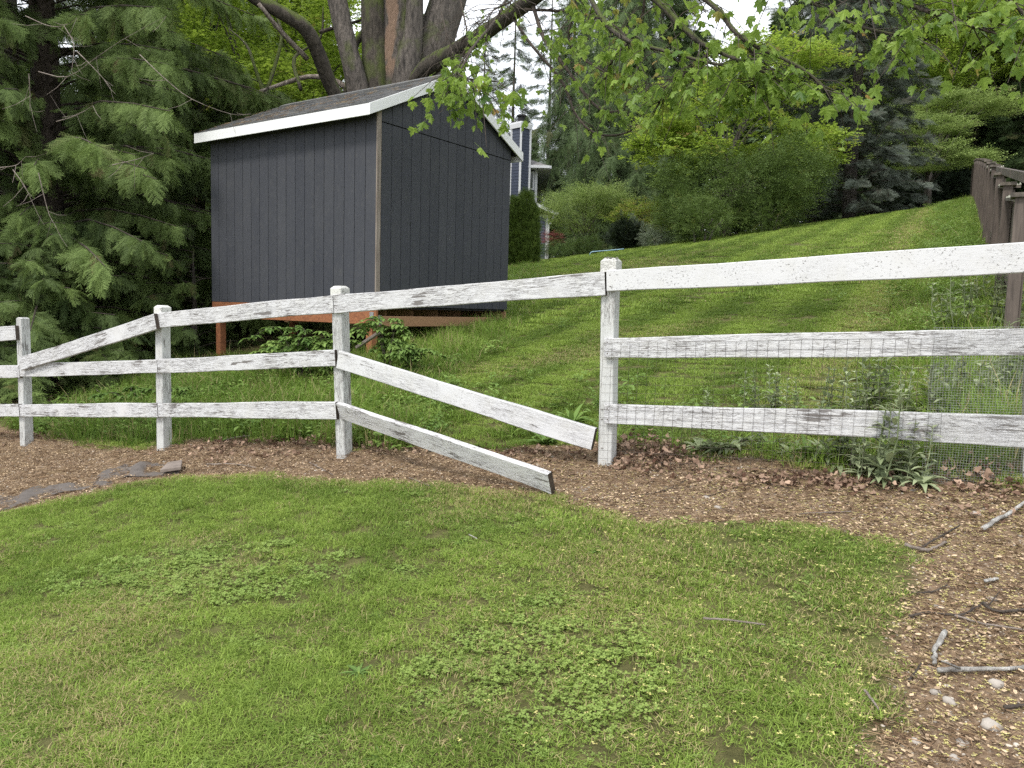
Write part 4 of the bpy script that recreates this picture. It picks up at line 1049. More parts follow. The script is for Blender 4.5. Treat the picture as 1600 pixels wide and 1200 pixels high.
def curve_pts(pts, n):
    """smooth curve through the given points"""
    pts = [Vector(p) for p in pts]; out = []
    P_ = [pts[0]*2-pts[1]]+pts+[pts[-1]*2-pts[-2]]; k = len(pts)-1
    for i_ in range(n+1):
        t = i_/n*k; s_ = min(int(t), k-1); u = t-s_; a, b_, c_, d_ = P_[s_:s_+4]
        out.append(.5*((2*b_)+(c_-a)*u+(2*a-5*b_+4*c_-d_)*u*u+(3*b_-a-3*c_+d_)*u**3))
    return out
TRIM = lambda p: False
def conifer(name, label, x, y, height, radius, kind, group, trunk_r=.25, z0=.4, nbr=150, per=14, droop=.35, size=(.5, .9), rise=.15, bark='bark', hang=.5, taper=.8, front=None, inner=1, dryness=.03, tint0=.5, maxz=None):
    """trunk, drooping branches and a crown of sprays"""
    z_ = hg(x, y); t = thing(name, label, 'tree', (x, y, z_), group)
    mb = MB(); pts = [(x+rnd.uniform(-.05, .05)*trunk_r*4, y, z_-.3+height*k/9) for k in range(10)]
    mb.tube(pts, [trunk_r*(1.15-k/9.0*1.1)+.01 for k in range(10)], 10, jit=.06); mb.build('trunk', M_[bark], t, True)
    pos, dr, sc, ti, dy = [], [], [], [], []; bm_ = MB()
    for b_ in range(nbr):
        hh = z0+(height-z0)*(b_/nbr)**1.0; 
        if maxz and z_+hh > maxz: continue
        fr = 1-hh/height
        bt = rnd.gauss(0, .2) if kind == 'cedar' else 0; hh += rnd.uniform(-.3, .3) if kind == 'cedar' and hh > .6 else 0; L_ = max(.25, radius*(fr**taper)*(rnd.uniform(.55, 1.12) if kind == 'cedar' else rnd.uniform(.72, 1.1))); az = b_*2.39996+rnd.uniform(-.4, .4)
        if front is not None and L_*math.cos(az-front) < -.25*radius and rnd.random() < .6: continue
        d = Vector((math.cos(az), math.sin(az), 0)); c0 = Vector((x, y, z_+hh))
        if kind == 'cedar':
            for _ in range(30):
                tp_ = c0+d*(L_*1.05)
                if tp_.y < 14.5 and tp_.x > -3.95-.37*(tp_.y-9): L_ *= .88
                else: break
            if L_ < .3: continue
        ln = lambda u: c0+d*(L_*u)+Vector((0, 0, L_*(rise*u*2-droop*u*u+.12*u**4)))
        pp = [ln(u) for u in (0, .25, .5, .75, 1)]
        bm_.tube(pp, [.006+.006*L_*(1-u*.97) for u in (0, .25, .5, .75, 1)], 4, False)
        n_ = max(3, int(per*L_/radius*1.0)+2)
        for k in range(n_):
            u = rnd.uniform(.16 if inner else .4, 1.0)**.75; p = ln(u); tang = (ln(min(1, u+.05))-ln(u-.05)).normalized()
            sd_ = rnd.choice((-1, 1)); aa = rnd.uniform(.2, 1.25)*sd_; s_ = Vector((-d.y, d.x, 0))
            dd = tang*math.cos(aa)+s_*math.sin(aa)+Vector((0, 0, -hang*(rnd.uniform(.0, 2.2) if kind == 'cedar' else rnd.uniform(.2, 1.3))))
            if z_+.05 > (p.z+dd.z*.5): dd.z = abs(dd.z)*.2
            if kind == 'cedar' and p.y < 14 and p.x+dd.x*.25 > -3.75-.37*(p.y-9): continue
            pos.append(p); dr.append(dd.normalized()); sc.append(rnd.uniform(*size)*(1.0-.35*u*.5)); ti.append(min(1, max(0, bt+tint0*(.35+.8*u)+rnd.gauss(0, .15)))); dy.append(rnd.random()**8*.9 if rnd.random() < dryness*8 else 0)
    bm_.build('branches', M_['twig'], t)['kind'] = 'stuff'
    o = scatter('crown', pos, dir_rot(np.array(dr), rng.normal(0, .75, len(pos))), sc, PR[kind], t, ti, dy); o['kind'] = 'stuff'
    return t
def leafy(name, label, cat, x, y, crowns, kind, group=None, trunk=(.12, 3), clumps=60, per=16, size=(.4, .7), spread=.35, tint0=.5, dry=.03, flat=.25, bark='bark', stems=1, up=.15, z_off=0, limbs=14):
    """trunk(s) with limbs carrying a crown of leafy twigs; crowns are ellipsoids (centre, radii)"""
    z_ = hg(x, y)+z_off; t = thing(name, label, cat, (x, y, z_), group)
    cen = []
    for ci, (c, r_) in enumerate(crowns):
        nc = int(clumps*(r_[0]*r_[1]*r_[2])**.5/max(.001, sum((q_[1][0]*q_[1][1]*q_[1][2])**.5 for q_ in crowns)))+1
        for _ in range(nc):
            v_ = Vector((rnd.gauss(0, 1), rnd.gauss(0, 1), rnd.gauss(0, 1))).normalized()*rnd.uniform(.35, 1)**.5
            cen.append(Vector((c[0]+v_.x*r_[0], c[1]+v_.y*r_[1], c[2]+v_.z*r_[2])))
    mb = MB()
    for s_ in range(stems):
        a = rnd.uniform(0, 6.3); o_ = Vector((math.cos(a), math.sin(a), 0))*(.0 if stems == 1 else .25)
        tp = Vector((x, y, z_+trunk[1]))+o_*3
        mb.tube(curve_pts([(x+o_.x, y+o_.y, z_-.2), (x+o_.x*1.4+rnd.uniform(-.1, .1), y+o_.y*1.4, z_+trunk[1]*.5), tp], 8), [trunk[0]*(1-.07*k) for k in range(9)], 8, jit=.05)
    tr_ = mb.build('trunk', M_[bark], t, True)
    mb = MB(); lm = cen[:]; rnd.shuffle(lm)
    for c in lm[:limbs]:
        st = Vector((x, y, z_+trunk[1]*rnd.uniform(.35, .98))); mid = st.lerp(c, .5)+Vector((0, 0, .12*(c-st).length)); k0 = trunk[0]*.42
        mb.tube(curve_pts([st, mid, c], 7), [k0*(1-.11*k) for k in range(8)], 5, False)
    if limbs: mb.build('limbs', M_[bark], t)['kind'] = 'stuff'
    pos, dr, sc, ti, dy = [], [], [], [], []
    for c in cen:
        ct = rnd.gauss(0, .16); cs = spread*rnd.uniform(.6, 1.4); out_ = Vector((c.x-x, c.y-y, 0)); 
        if out_.length > .01: out_.normalize()
        for _ in range(per):
            v_ = Vector((rnd.gauss(0, 1), rnd.gauss(0, 1), rnd.gauss(0, flat*1.6)))*cs*.6; p = c+v_
            gz_ = H(p.x, p.y)
            if p.z < gz_+.05: p.z = gz_+rnd.uniform(.05, .4)
            dd = out_*.6+Vector((rnd.gauss(0, .7), rnd.gauss(0, .7), rnd.uniform(-flat, flat)+up)); pos.append(p); dr.append(dd.normalized()); sc.append(rnd.uniform(*size))
            ti.append(min(1, max(0, tint0+ct+rnd.gauss(0, .12)))); dy.append(rnd.random() if rnd.random() < dry else 0)
    o = scatter('crown', pos, dir_rot(np.array(dr)), sc, PR[kind], t, ti, dy); o['kind'] = 'stuff'
    return t
def at(px, d): return (px-800)/F*d + .0
def zz(px, py, d): return P(px, py, d).z

# ------------------------------------------------------------------ cedars on the left
CG = 'western cedars in the wood left of the shed'
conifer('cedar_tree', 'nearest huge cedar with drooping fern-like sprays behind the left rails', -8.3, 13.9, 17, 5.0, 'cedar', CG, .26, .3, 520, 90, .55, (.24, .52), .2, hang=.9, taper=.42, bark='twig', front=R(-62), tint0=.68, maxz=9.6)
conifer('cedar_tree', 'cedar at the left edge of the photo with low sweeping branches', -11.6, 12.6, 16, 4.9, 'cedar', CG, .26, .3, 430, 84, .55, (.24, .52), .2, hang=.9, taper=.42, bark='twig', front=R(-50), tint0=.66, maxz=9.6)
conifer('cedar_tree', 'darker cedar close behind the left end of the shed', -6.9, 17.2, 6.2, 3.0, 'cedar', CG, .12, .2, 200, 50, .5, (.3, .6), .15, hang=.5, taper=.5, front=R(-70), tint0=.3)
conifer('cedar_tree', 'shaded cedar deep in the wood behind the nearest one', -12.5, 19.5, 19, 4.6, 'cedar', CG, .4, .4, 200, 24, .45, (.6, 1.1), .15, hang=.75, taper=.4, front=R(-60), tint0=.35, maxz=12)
# low cedar boughs and hemlock saplings filling the dark edge of the wood
UG = 'young cedars at the edge of the wood'
for (x, y, h_, r_, lab) in ((-6.9, 11.4, 2.6, 1.5, 'low young cedar behind the sloping slipped rail'), (-9.3, 10.6, 3.0, 1.7, 'low young cedar behind the leftmost post'), (-5.6, 13.6, 2.2, 1.3, 'small young cedar beside the leftmost shed post'), (-4.4, 16.4, 2.6, 2.0, 'dark young cedar seen beneath the shed floor'), (-2.2, 17.0, 2.2, 1.8, 'dark young cedar behind the middle of the shed floor')):
    conifer('young_cedar', lab, x, y, h_, r_, 'cedar', UG, .06, .1, 90, 44, .45, (.2, .40), .2, hang=.4, taper=.5, tint0=.4)
# bare grey twigs hanging in the near cedar
mb = MB()
for (pts) in ([(40, 25, 10.4), (75, 40, 10.2), (100, 40, 10.1), (120, 28, 10)], [(60, 112, 9.9), (105, 120, 9.8), (150, 90, 9.6), (195, 60, 9.5), (260, 25, 9.6)], [(218, 85, 10.4), (260, 125, 10.3), (300, 155, 10.3), (360, 178, 10.6), (392, 178, 11)], [(88, 190, 9.7), (120, 180, 9.6), (145, 165, 9.6)], [(100, 40, 10), (115, 70, 9.9), (112, 112, 9.8)], [(120, 80, 9.7), (150, 110, 9.7), (172, 135, 9.7)], [(0, 262, 9.4), (25, 258, 9.4), (40, 245, 9.4)], [(45, 115, 9.6), (47, 150, 9.6), (46, 172, 9.6)], [(175, 258, 9.8), (210, 250, 9.8), (240, 240, 10)], [(20, 265, 9.4), (38, 290, 9.4), (50, 315, 9.4)], [(60, 270, 9.5), (75, 330, 9.5), (85, 350, 9.5)]):
    pp = curve_pts([P(*p) for p in pts], 12); mb.tube(pp, [.0065*(1-.06*k) for k in range(13)], 4, False)
    for k in range(3, 13, 3):
        d_ = Vector((rnd.uniform(-1, 1), rnd.uniform(-.3, .3), rnd.uniform(-1, .1))).normalized()*rnd.uniform(.15, .4); mb.tube([pp[k], pp[k]+d_*.5+Vector((0, 0, -.02)), pp[k]+d_], [.003, .0025, .0015], 3, False)
ct = [o for o in scene.objects if o.name.startswith('cedar_tree')][0]
mb.build('dead_twigs', M_['dead'], ct)['kind'] = 'stuff'

# ------------------------------------------------------------------ big leaf maple behind the shed and its overhanging branches
bx, by = -2.55, 16.6; bz = hg(bx, by)
mp = thing('maple_tree', 'old many-stemmed maple behind the shed roof with branches overhanging the lawn', 'tree', (bx, by, bz))
def stem(pts, rads, m='bark', n=12, nm='trunk', cv=16, jit=.05):
    pp = curve_pts([P(*p) if len(p) == 3 else Vector(p[:3]) for p in pts], cv)
    rr = np.interp(np.linspace(0, 1, cv+1), np.linspace(0, 1, len(rads)), rads)
    mb = MB(); mb.tube(pp, list(rr), n, jit=jit); mb.build(nm, M_[m], mp, True); return pp
stem([(628, 420, 16.6), (630, 240, 16.6), (628, 120, 16.6), (626, 40, 16.7), (622, -60, 16.8), (615, -220, 17)], [.95, .72, .58, .50, .44, .35], n=16, jit=.045)
stem([(596, 300, 16.3), (588, 140, 16.2), (584, 60, 16.3), (580, -40, 16.4), (566, -200, 16.6)], [.40, .27, .25, .22, .17], 'moss_bark')
stem([(652, 300, 16.4), (664, 130, 16.4), (682, 60, 16.4), (706, -20, 16.6), (750, -160, 16.8)], [.44, .40, .38, .36, .30])
stem([(596, 300, 16), (562, 150, 15.9), (545, 80, 15.9), (527, 0, 16), (505, -120, 16.2)], [.34, .22, .19, .19, .15])
stem([(640, 220, 15.9), (634, 120, 15.9), (645, 60, 15.95), (648, 0, 16), (650, -120, 16)], [.30, .25, .20, .17, .15])
main = [o for o in mp.children if o.name.startswith('trunk')][0]
m = M_['bark'].copy(); m.name = 'grey_bark_with_bare_wood'; main.data.materials[0] = m
N, L = m.node_tree.nodes, m.node_tree.links; b = N['Principled BSDF']; tc = N.new('ShaderNodeTexCoord'); sx = N.new('ShaderNodeSeparateXYZ'); L.new(tc.outputs['Object'], sx.inputs[0])
ns = nz(N, L, coords(N, L, 'Object', (1, 1, .35), False), 3.2, 5, .6)
wd = math_(N, L, 'ABSOLUTE', math_(N, L, 'SUBTRACT', sx.outputs['X'], -.10)); wd = math_(N, L, 'ADD', wd, math_(N, L, 'MULTIPLY', math_(N, L, 'SUBTRACT', ns, .5), .7))
msk = math_(N, L, 'MULTIPLY', math_(N, L, 'MULTIPLY', ramp(N, L, wd, [(.10, 1.0), (.16, 0.0)]), math_(N, L, 'LESS_THAN', sx.outputs['Y'], 0.0)), ramp(N, L, math_(N, L, 'MULTIPLY', math_(N, L, 'ADD', sx.outputs['Z'], ns), .1), [(.52, 0.0), (.55, 1.0)]))
old = b.inputs['Base Color'].links[0].from_socket; fine = nz(N, L, coords(N, L, 'Object', (1, 1, .08), False), 30, 4)
L.new(mixc(N, L, msk, old, mixc(N, L, fine, (.10, .06, .04), (.31, .21, .145))), b.inputs['Base Color'])
limb1 = stem([(640, 150, 16.2), (668, 108, 15.4), (715, 78, 14.4), (745, 60, 13.8), (790, 28, 12.8), (840, -8, 11.8), (900, -60, 10.8)], [.22, .19, .15, .14, .12, .11, .09], 'moss_bark', 10, 'limb', 22, .08)
stem([(560, 200, 15.6), (522, 145, 15.2), (500, 90, 14.8), (478, 45, 14.4), (440, 20, 14.2), (395, -6, 14), (340, -60, 14)], [.16, .14, .14, .13, .12, .11, .1], 'moss_bark', 10, 'limb', 22, .06)
stem([(404, 6, 13.9), (440, 50, 14.3), (480, 92, 14.8)], [.035, .045, .05], 'dead', 6, 'limb', 8)
stem([(540, 150, 16.4), (560, 60, 17), (610, 25, 17.4), (640, 0, 17.4)], [.07, .07, .06, .05], 'moss_bark', 6, 'limb', 10)
stem([(545, 140, 16.5), (520, 125, 16.5), (480, 120, 16.4), (430, 135, 16.2), (400, 145, 16)], [.07, .06, .05, .04, .03], 'dead', 6, 'limb', 12)
for pts in ([(430, 200, 16), (400, 110, 16.5), (385, 70, 17), (358, 45, 17.4)], [(415, 150, 16), (440, 60, 17), (430, 10, 17.4), (450, -30, 17.6)], [(450, 170, 17), (380, 140, 17), (330, 160, 16.6), (300, 190, 16)], [(500, 50, 16), (570, 30, 16.8), (600, 20, 17)], [(470, 140, 16), (460, 90, 16.5), (500, 60, 17), (505, 10, 17)]):
    stem(pts, [.042, .034, .026, .014], 'moss_bark' if len(pts) == 4 else 'twig', 6, 'limb', 12)
# overhanging branches (right of the shed, towards the camera)
BR = [
    ([(900, -60, 10.8), (935, 20, 10.0), (975, 60, 9.4), (1040, 80, 8.9), (1120, 100, 8.5), (1190, 110, 8.3)], .035, 1.0),
    ([(905, -70, 10.8), (1000, -20, 9.6), (1075, 50, 9.0), (1110, 75, 8.7), (1180, 105, 8.3), (1240, 140, 8.2)], .045, 1.0),
    ([(905, -70, 10.8), (1020, -50, 9.4), (1110, 5, 8.8), (1160, 60, 8.5), (1250, 105, 8.2), (1300, 150, 8)], .04, 1.0),
    ([(1020, -60, 9.4), (1150, -40, 8.6), (1260, 0, 8.2), (1340, 40, 7.8), (1430, 60, 7.5)], .035, .8),
    ([(1150, -45, 8.6), (1300, -40, 7.9), (1400, 0, 7.5), (1500, 35, 7.2), (1580, 60, 7)], .03, .75),
    ([(1300, -45, 7.9), (1450, -50, 7.3), (1560, -10, 6.9), (1640, 60, 6.6)], .03, .7),
    ([(830, 0, 12), (850, 60, 11.6), (880, 100, 11.2), (925, 160, 10.8), (960, 175, 10.6), (1000, 150, 10.5)], .03, .45),
    ([(800, 25, 12.6), (830, 70, 12), (880, 130, 11.5), (900, 180, 11.2), (935, 210, 11), (985, 205, 10.8), (1005, 170, 10.7), (1010, 120, 10.7)], .022, .10),
    ([(800, -20, 12.4), (775, 30, 11), (742, 70, 9.8), (722, 105, 9.2), (708, 130, 8.9), (704, 148, 8.8)], .02, .75),
    ([(830, -40, 12), (800, 0, 11), (772, 15, 10.3), (762, 35, 9.8)], .014, .1),
    ([(740, 70, 10), (715, 110, 9.1), (735, 125, 8.8), (752, 140, 8.7)], .010, .8),
    ([(905, -70, 10.8), (900, 0, 11), (890, 70, 11.2), (940, 110, 11), (990, 130, 10.8)], .02, .8),
    ([(1010, -50, 9.4), (1000, 40, 9.6), (960, 90, 9.8), (945, 125, 10)], .02, .6),
    ([(1110, 75, 8.7), (1090, 110, 8.9), (1050, 130, 9.2), (1030, 160, 9.4)], .016, .7),
    ([(1160, 60, 8.5), (1190, 110, 8.5), (1180, 130, 8.6), (1160, 150, 8.8)], .016, .6),
    ([(690, 20, 14), (700, 60, 13.4), (712, 90, 13), (722, 60, 12.8)], .012, .05),
    ([(715, -20, 14), (728, 40, 13.6), (735, 70, 13.4), (748, 40, 13.2)], .016, .05),
    ([(820, 15, 12), (900, 20, 11.6), (960, 40, 11), (1000, 90, 10.6)], .02, .4),
]
leafpos = []
twigmb = MB()
for pts, r0, dens in BR:
    nseg = 26; pp = curve_pts([P(*p) for p in pts], nseg)
    mb = MB(); mb.tube(pp, [r0*(1-.8*k/nseg)+.003 for k in range(nseg+1)], 6, False, jit=.12); mb.build('branch', M_['moss_bark'] if r0 > .03 else M_['twig'], mp, True)
    for k in range(2, nseg+1):
        for _ in range(2):
            if rnd.random() > .75: continue
            p = pp[k]; tl = rnd.uniform(.25, .95)*(1.1-.4*k/nseg)*(.5 if .02 >= r0 > .0195 and dens > .7 else 1)
            tang = (pp[k]-pp[k-1]).normalized(); dv = (tang*.7+Vector((rnd.gauss(0, .7), rnd.gauss(0, .7), rnd.uniform(-.5, .35)))).normalized()
            q1 = p+dv*tl*.5+Vector((0, 0, .02)); q2 = p+dv*tl+Vector((0, 0, -.18*tl))
            twigmb.tube([p, q1, q2], [.0065, .005, .0028], 3, False)
            nl = int(rnd.uniform(.8, 4.2)*dens*1.6+rnd.random()*.9)
            for _ in range(nl):
                u = rnd.uniform(.3, 1.05); c_ = p.lerp(q2, u)+Vector((rnd.gauss(0, .05), rnd.gauss(0, .05), 0)); leafpos.append(c_)
            if dens > .3 and rnd.random() < .1: leafpos.append(q2)
twigmb.build('twigs', M_['twig'], mp)['kind'] = 'stuff'
def lobed_leaf(seed):
    """palmate leaf, blade hanging from its stalk along +X, unit width"""
    q = random.Random(seed); mb = MB()
    half = [(.0, .03), (-.08, .20), (.02, .34), (-.02, .50), (.14, .42), (.22, .50), (.34, .62), (.36, .46), (.50, .40), (.42, .22), (.60, .20), (.74, .24), (.78, .10), (1.0, 0)]
    out = half+[(x_, -y_) for x_, y_ in reversed(half[:-1])]
    bend = q.uniform(.15, .5); fold = q.uniform(.1, .5)
    f3 = lambda x_, y_: Vector((x_, y_*.95, -bend*x_*x_-fold*abs(y_)+.06*math.sin(9*y_+seed)))
    mid = [f3(t, 0) for t in (0.12, .45)]
    vs_ = [f3(*o_) for o_ in out]+[f3(.18, 0)]; n_ = len(out)
    mb.add(vs_, [(n_, i_, i_+1) for i_ in range(n_-1)]+[(n_, n_-1, 0)], q.random()+.001)
    mb.tube([(-.55, 0, .05), (-.25, .02, .03), (.02, 0, 0)], [.012, .010, .012], 3, False, .6)
    return mb
PR['big'] = [proto('maple_leaf', lobed_leaf(k), M_['bigleaf']) for k in (1, 2, 3, 4)]
n = len(leafpos); lp = np.array([tuple(p) for p in leafpos])
yaw = rng.uniform(0, 6.283, n); pit = R(25)+np.abs(rng.normal(0, .55, n)); ro = np.stack([rng.normal(0, .35, n), pit, yaw], 1)
ls = rng.uniform(.06, .155, n); lt = np.clip(rng.normal(.5, .22, n)+.15*vnoise(lp[:, 0], lp[:, 2], 1.2, 3), 0, 1); ld = np.where(rng.random(n) < .05, rng.uniform(.3, 1, n), 0)
# leaf stalk starts at the twig
order = np.argsort(-(ls/np.maximum(lp[:, 1], 1)))
big, rest = order[:290], order[290:]
M_['bigleaf_single'] = M_['bigleaf'].copy(); mm = M_['bigleaf_single']; N = mm.node_tree.nodes; L = mm.node_tree.links
oi = N.new('ShaderNodeObjectInfo')
for nd in list(N):
    if nd.type == 'ATTRIBUTE' and nd.attribute_name == 'tint':
        for lk in list(nd.outputs['Fac'].links): L.new(oi.outputs['Random'], lk.to_socket)
lm = [lobed_leaf(k).mesh('leaf', mm) for k in (1, 2, 3, 4)]
for i_ in big:
    o = bpy.data.objects.new('leaf', lm[int(i_) % 4]); C.objects.link(o); o.parent = mp
    o.location = Vector(lp[i_])-mp.location; o.rotation_euler = ro[i_]; o.scale = (ls[i_],)*3
o = scatter('crown', lp[rest], ro[rest], ls[rest], PR['big'], mp, lt[rest], ld[rest]); o['kind'] = 'stuff'
# upper crown of the old maple above the frame: it shades the shed and shows from other positions
pos = []; 
for _ in range(220):
    v_ = Vector((rnd.gauss(0, 1), rnd.gauss(0, 1), rnd.gauss(0, .6))); v_ = v_.normalized()*rnd.uniform(.5, 1); pos.append((bx+v_.x*6, by+1.0+v_.y*5, bz+12.5+v_.z*4.0))
pos = np.repeat(np.array(pos), 7, 0)+rng.normal(0, .45, (220*7, 3))
o = scatter('crown', pos, dir_rot(rng.normal(0, 1, (len(pos), 3))*[1, 1, .3]), rng.uniform(.6, 1.0, len(pos)), PR['maple'], mp, rng.uniform(.3, .9, len(pos))); o['kind'] = 'stuff'

# ------------------------------------------------------------------ broadleaf trees and shrubs
YG = 'young maples behind the shed'
leafy('young_maple', 'bright yellow-green young maple left of the big trunks', 'tree', at(400, 22), 22, [((at(400, 22), 22, zz(400, 40, 22)), (2.9, 2.4, 2.6)), ((at(470, 23), 23, zz(470, 130, 23)), (2.4, 1.6, 1.0)), ((at(350, 20), 20, zz(350, 150, 20)), (1.7, 1.2, 1.2))], 'maple', YG, (.12, 5.5), 150, 15, (.5, .85), .5, .65, limbs=30)
leafy('young_maple', 'yellow-green young maple behind the leftmost leaning stem', 'tree', at(500, 27), 27, [((at(520, 27), 27, zz(520, 20, 27)), (3.0, 2, 2.0)), ((at(560, 26), 26, zz(560, 110, 26)), (1.6, 1.5, 1.2)), ((at(430, 27), 27, zz(430, -20, 27)), (2.5, 2, 1.6))], 'maple', YG, (.12, 6), 110, 13, (.55, .9), .5, .65, limbs=26)
leafy('young_maple', 'green young maple between the cedars and the shed roof', 'tree', at(300, 24), 24, [((at(300, 24), 24, zz(300, 20, 24)), (2.6, 2, 2.4)), ((at(310, 24), 24, zz(320, 190, 24)), (2.2, 1.5, 1.5))], 'leafy', YG, (.12, 5), 100, 14, (.6, .95), .5, .5, limbs=20)
leafy('vine_maple', 'bright yellow-green maple with pinkish flowers on its left side', 'tree', at(1120, 34), 34.5, [((at(1120, 34), 34.5, zz(1120, 185, 34)), (3.9, 2.4, 1.9)), ((at(1045, 33), 33, zz(1045, 235, 33)), (1.7, 1.5, 1.3)), ((at(1235, 34), 34, zz(1225, 235, 34)), (1.2, 1.5, 1.0)), ((at(1180, 35), 35, zz(1180, 110, 35)), (3.0, 2, 1.6))], 'maple', 'maples beyond the mown slope', (.14, 3.6), 230, 17, (.5, .85), .5, .72, .10, limbs=26, stems=3)
leafy('green_shrub', 'large dark green rounded shrub below the bright maple', 'shrub', at(1130, 31.5), 31.5, [((at(1120, 31.5), 31.5, zz(1120, 300, 31.5)), (2.9, 1.8, 1.5)), ((at(1215, 31), 31, zz(1215, 275, 31)), (1.3, 1.4, 1.5)), ((at(1060, 31), 31, zz(1060, 335, 31)), (1.0, 1.2, .7))], 'shrub', 'big shrubs along the mown slope', (.07, 2), 330, 17, (.34, .6), .32, .45, stems=4, flat=.7, limbs=20)
leafy('green_shrub', 'low round shrub in front of the large dark one', 'shrub', at(1085, 29), 29, [((at(1085, 29), 29, zz(1085, 340, 29)), (.95, .9, .75))], 'shrub', 'big shrubs along the mown slope', (.05, .8), 80, 16, (.25, .42), .22, .55, stems=3, flat=.8, limbs=6)
leafy('green_shrub', 'ivy-covered shrub at the foot of the blue spruce', 'shrub', at(1190, 30.5), 30.5, [((at(1180, 30.5), 30.5, zz(1180, 335, 30.5)), (1.5, .9, .7))], 'shrub', 'big shrubs along the mown slope', (.05, .8), 90, 16, (.3, .45), .25, .4, stems=3, flat=.8, limbs=6)
conifer('blue_spruce', 'grey-blue spruce with dense drooping boughs beyond the slope', at(1310, 37), 37, 19, 3.5, 'spruce', None, .28, .3, 260, 26, .38, (.55, 1.0), .12, hang=.5, taper=.45, tint0=.55, dryness=.1, maxz=18)
leafy('dogwood_tree', 'pale layered dogwood spreading over the top of the lawn', 'tree', at(1425, 44), 44, [((at(1425, 43), 43, zz(1425, 248, 43)), (3.4, 2, .85)), ((at(1400, 44), 44, zz(1400, 200, 44)), (2.6, 2, .7)), ((at(1470, 45), 45, zz(1470, 165, 45)), (2.8, 2, .9))], 'dog', None, (.12, 3), 170, 15, (.5, .85), .5, .5, flat=.08, limbs=24, up=.05)
leafy('green_maple', 'tall light green maple behind the blue spruce', 'tree', at(1430, 50), 50, [((at(1430, 50), 50, zz(1430, 60, 50)), (5.5, 3, 3.5)), ((at(1380, 50), 50, zz(1380, 140, 50)), (2.6, 3, 2.4)), ((at(1510, 50), 50, zz(1510, 20, 50)), (4.5, 3, 2.6))], 'leafy', 'maples beyond the mown slope', (.2, 7), 260, 15, (.9, 1.5), .7, .5, limbs=20)
FG = 'tall dark firs round the top of the slope'
for px_, d_, h_, r_, lab, kd in ((1400, 56, 24, 4.5, 'dark fir behind the dogwood', 'fir'), (1490, 54, 26, 4.8, 'dark fir above the end of the brown fence', 'fir'), (1560, 60, 27, 5.0, 'dark fir behind the brown fence', 'fir'), (1650, 50, 25, 5.0, 'dark fir at the right edge of the photo', 'fir'), (1250, 52, 25, 4.2, 'tall fir behind the blue spruce', 'fir'), (1010, 54, 24, 4.4, 'tall fir behind the yellow-green maple', 'fir')):
    conifer('fir_tree', lab, at(px_, d_), d_, h_, r_, kd, FG, .32, .2, 200, 20, .32, (.9, 1.6), .1, hang=.45, taper=.6, tint0=.45)
WG = 'weeping cedars and thin conifers beyond the house'
conifer('weeping_cedar', 'broad weeping cedar in the middle distance right of the house', at(955, 48), 48, 17.5, 4.4, 'cedarfar', WG, .3, .3, 260, 26, .55, (.9, 1.6), .1, hang=1.1, taper=.55, tint0=.75)
conifer('weeping_cedar', 'slimmer weeping cedar behind the chimney', at(880, 56), 56, 19, 3.6, 'cedarfar', WG, .3, .3, 190, 20, .5, (.9, 1.6), .1, hang=1.0, taper=.6, tint0=.65)
for px_, d_, h_, r_, lab in ((790, 66, 24, 2.6, 'thin open conifer left of the chimney'), (845, 72, 27, 2.8, 'thin open conifer right of the chimney'), (745, 70, 22, 2.8, 'thin conifer over the right slope of the shed roof'), (905, 75, 25, 3.0, 'thin conifer standing against the white sky')):
    conifer('thin_conifer', lab, at(px_, d_), d_, h_, r_, 'fir', WG, .2, 1, 90, 11, .3, (.9, 1.5), .05, hang=.4, taper=.7, tint0=.55)
leafy('feathery_shrub', 'pale green feathery arching shrub right of the blue house', 'shrub', at(905, 38), 38, [((at(900, 38), 38, zz(900, 330, 38)), (1.9, 1.3, 1.2)), ((at(930, 38), 38, zz(930, 315, 38)), (1.2, 1, .9))], 'pale', None, (.05, 1.4), 120, 15, (.4, .75), .35, .55, stems=4, up=.35, limbs=24)
leafy('low_hedge', 'low dark hedge at the foot of the blue house', 'shrub', at(888, 34), 34, [((at(870, 34), 34, zz(870, 390, 34)), (.8, .6, .33)), ((at(910, 34), 34, zz(910, 387, 34)), (.8, .6, .38))], 'shrub', None, (.04, .3), 90, 14, (.22, .36), .18, .1, flat=.8, limbs=0)
leafy('yew_bush', 'dark round spiky yew bush by the edge of the lawn', 'shrub', at(968, 33), 33, [((at(968, 33), 33, zz(968, 368, 33)), (.62, .6, .55))], 'dark', None, (.05, .4), 60, 14, (.25, .42), .18, .4, flat=.9, up=.5, limbs=0)
leafy('red_shrub', 'small red-flowered shrub beside the downpipe', 'shrub', at(856, 40), 40, [((at(856, 40), 40, zz(856, 372, 40)), (.4, .4, .4))], 'red', None, (.03, .4), 20, 12, (.25, .4), .15, .6, limbs=0)
leafy('silver_shrub', 'silvery grey low shrub right of the yew bush', 'shrub', at(1015, 31.5), 31.5, [((at(1015, 31.5), 31.5, zz(1015, 372, 31.5)), (.6, .5, .35))], 'grey', None, (.03, .4), 34, 13, (.2, .35), .16, .6, limbs=0, flat=.8)
leafy('russet_shrub', 'loose russet-tinged shrub below the bright maple', 'shrub', at(1000, 35), 35, [((at(1000, 35), 35, zz(1005, 340, 35)), (1.3, 1, .7))], 'leafy', None, (.04, .8), 50, 12, (.35, .55), .3, .25, .5, limbs=10)
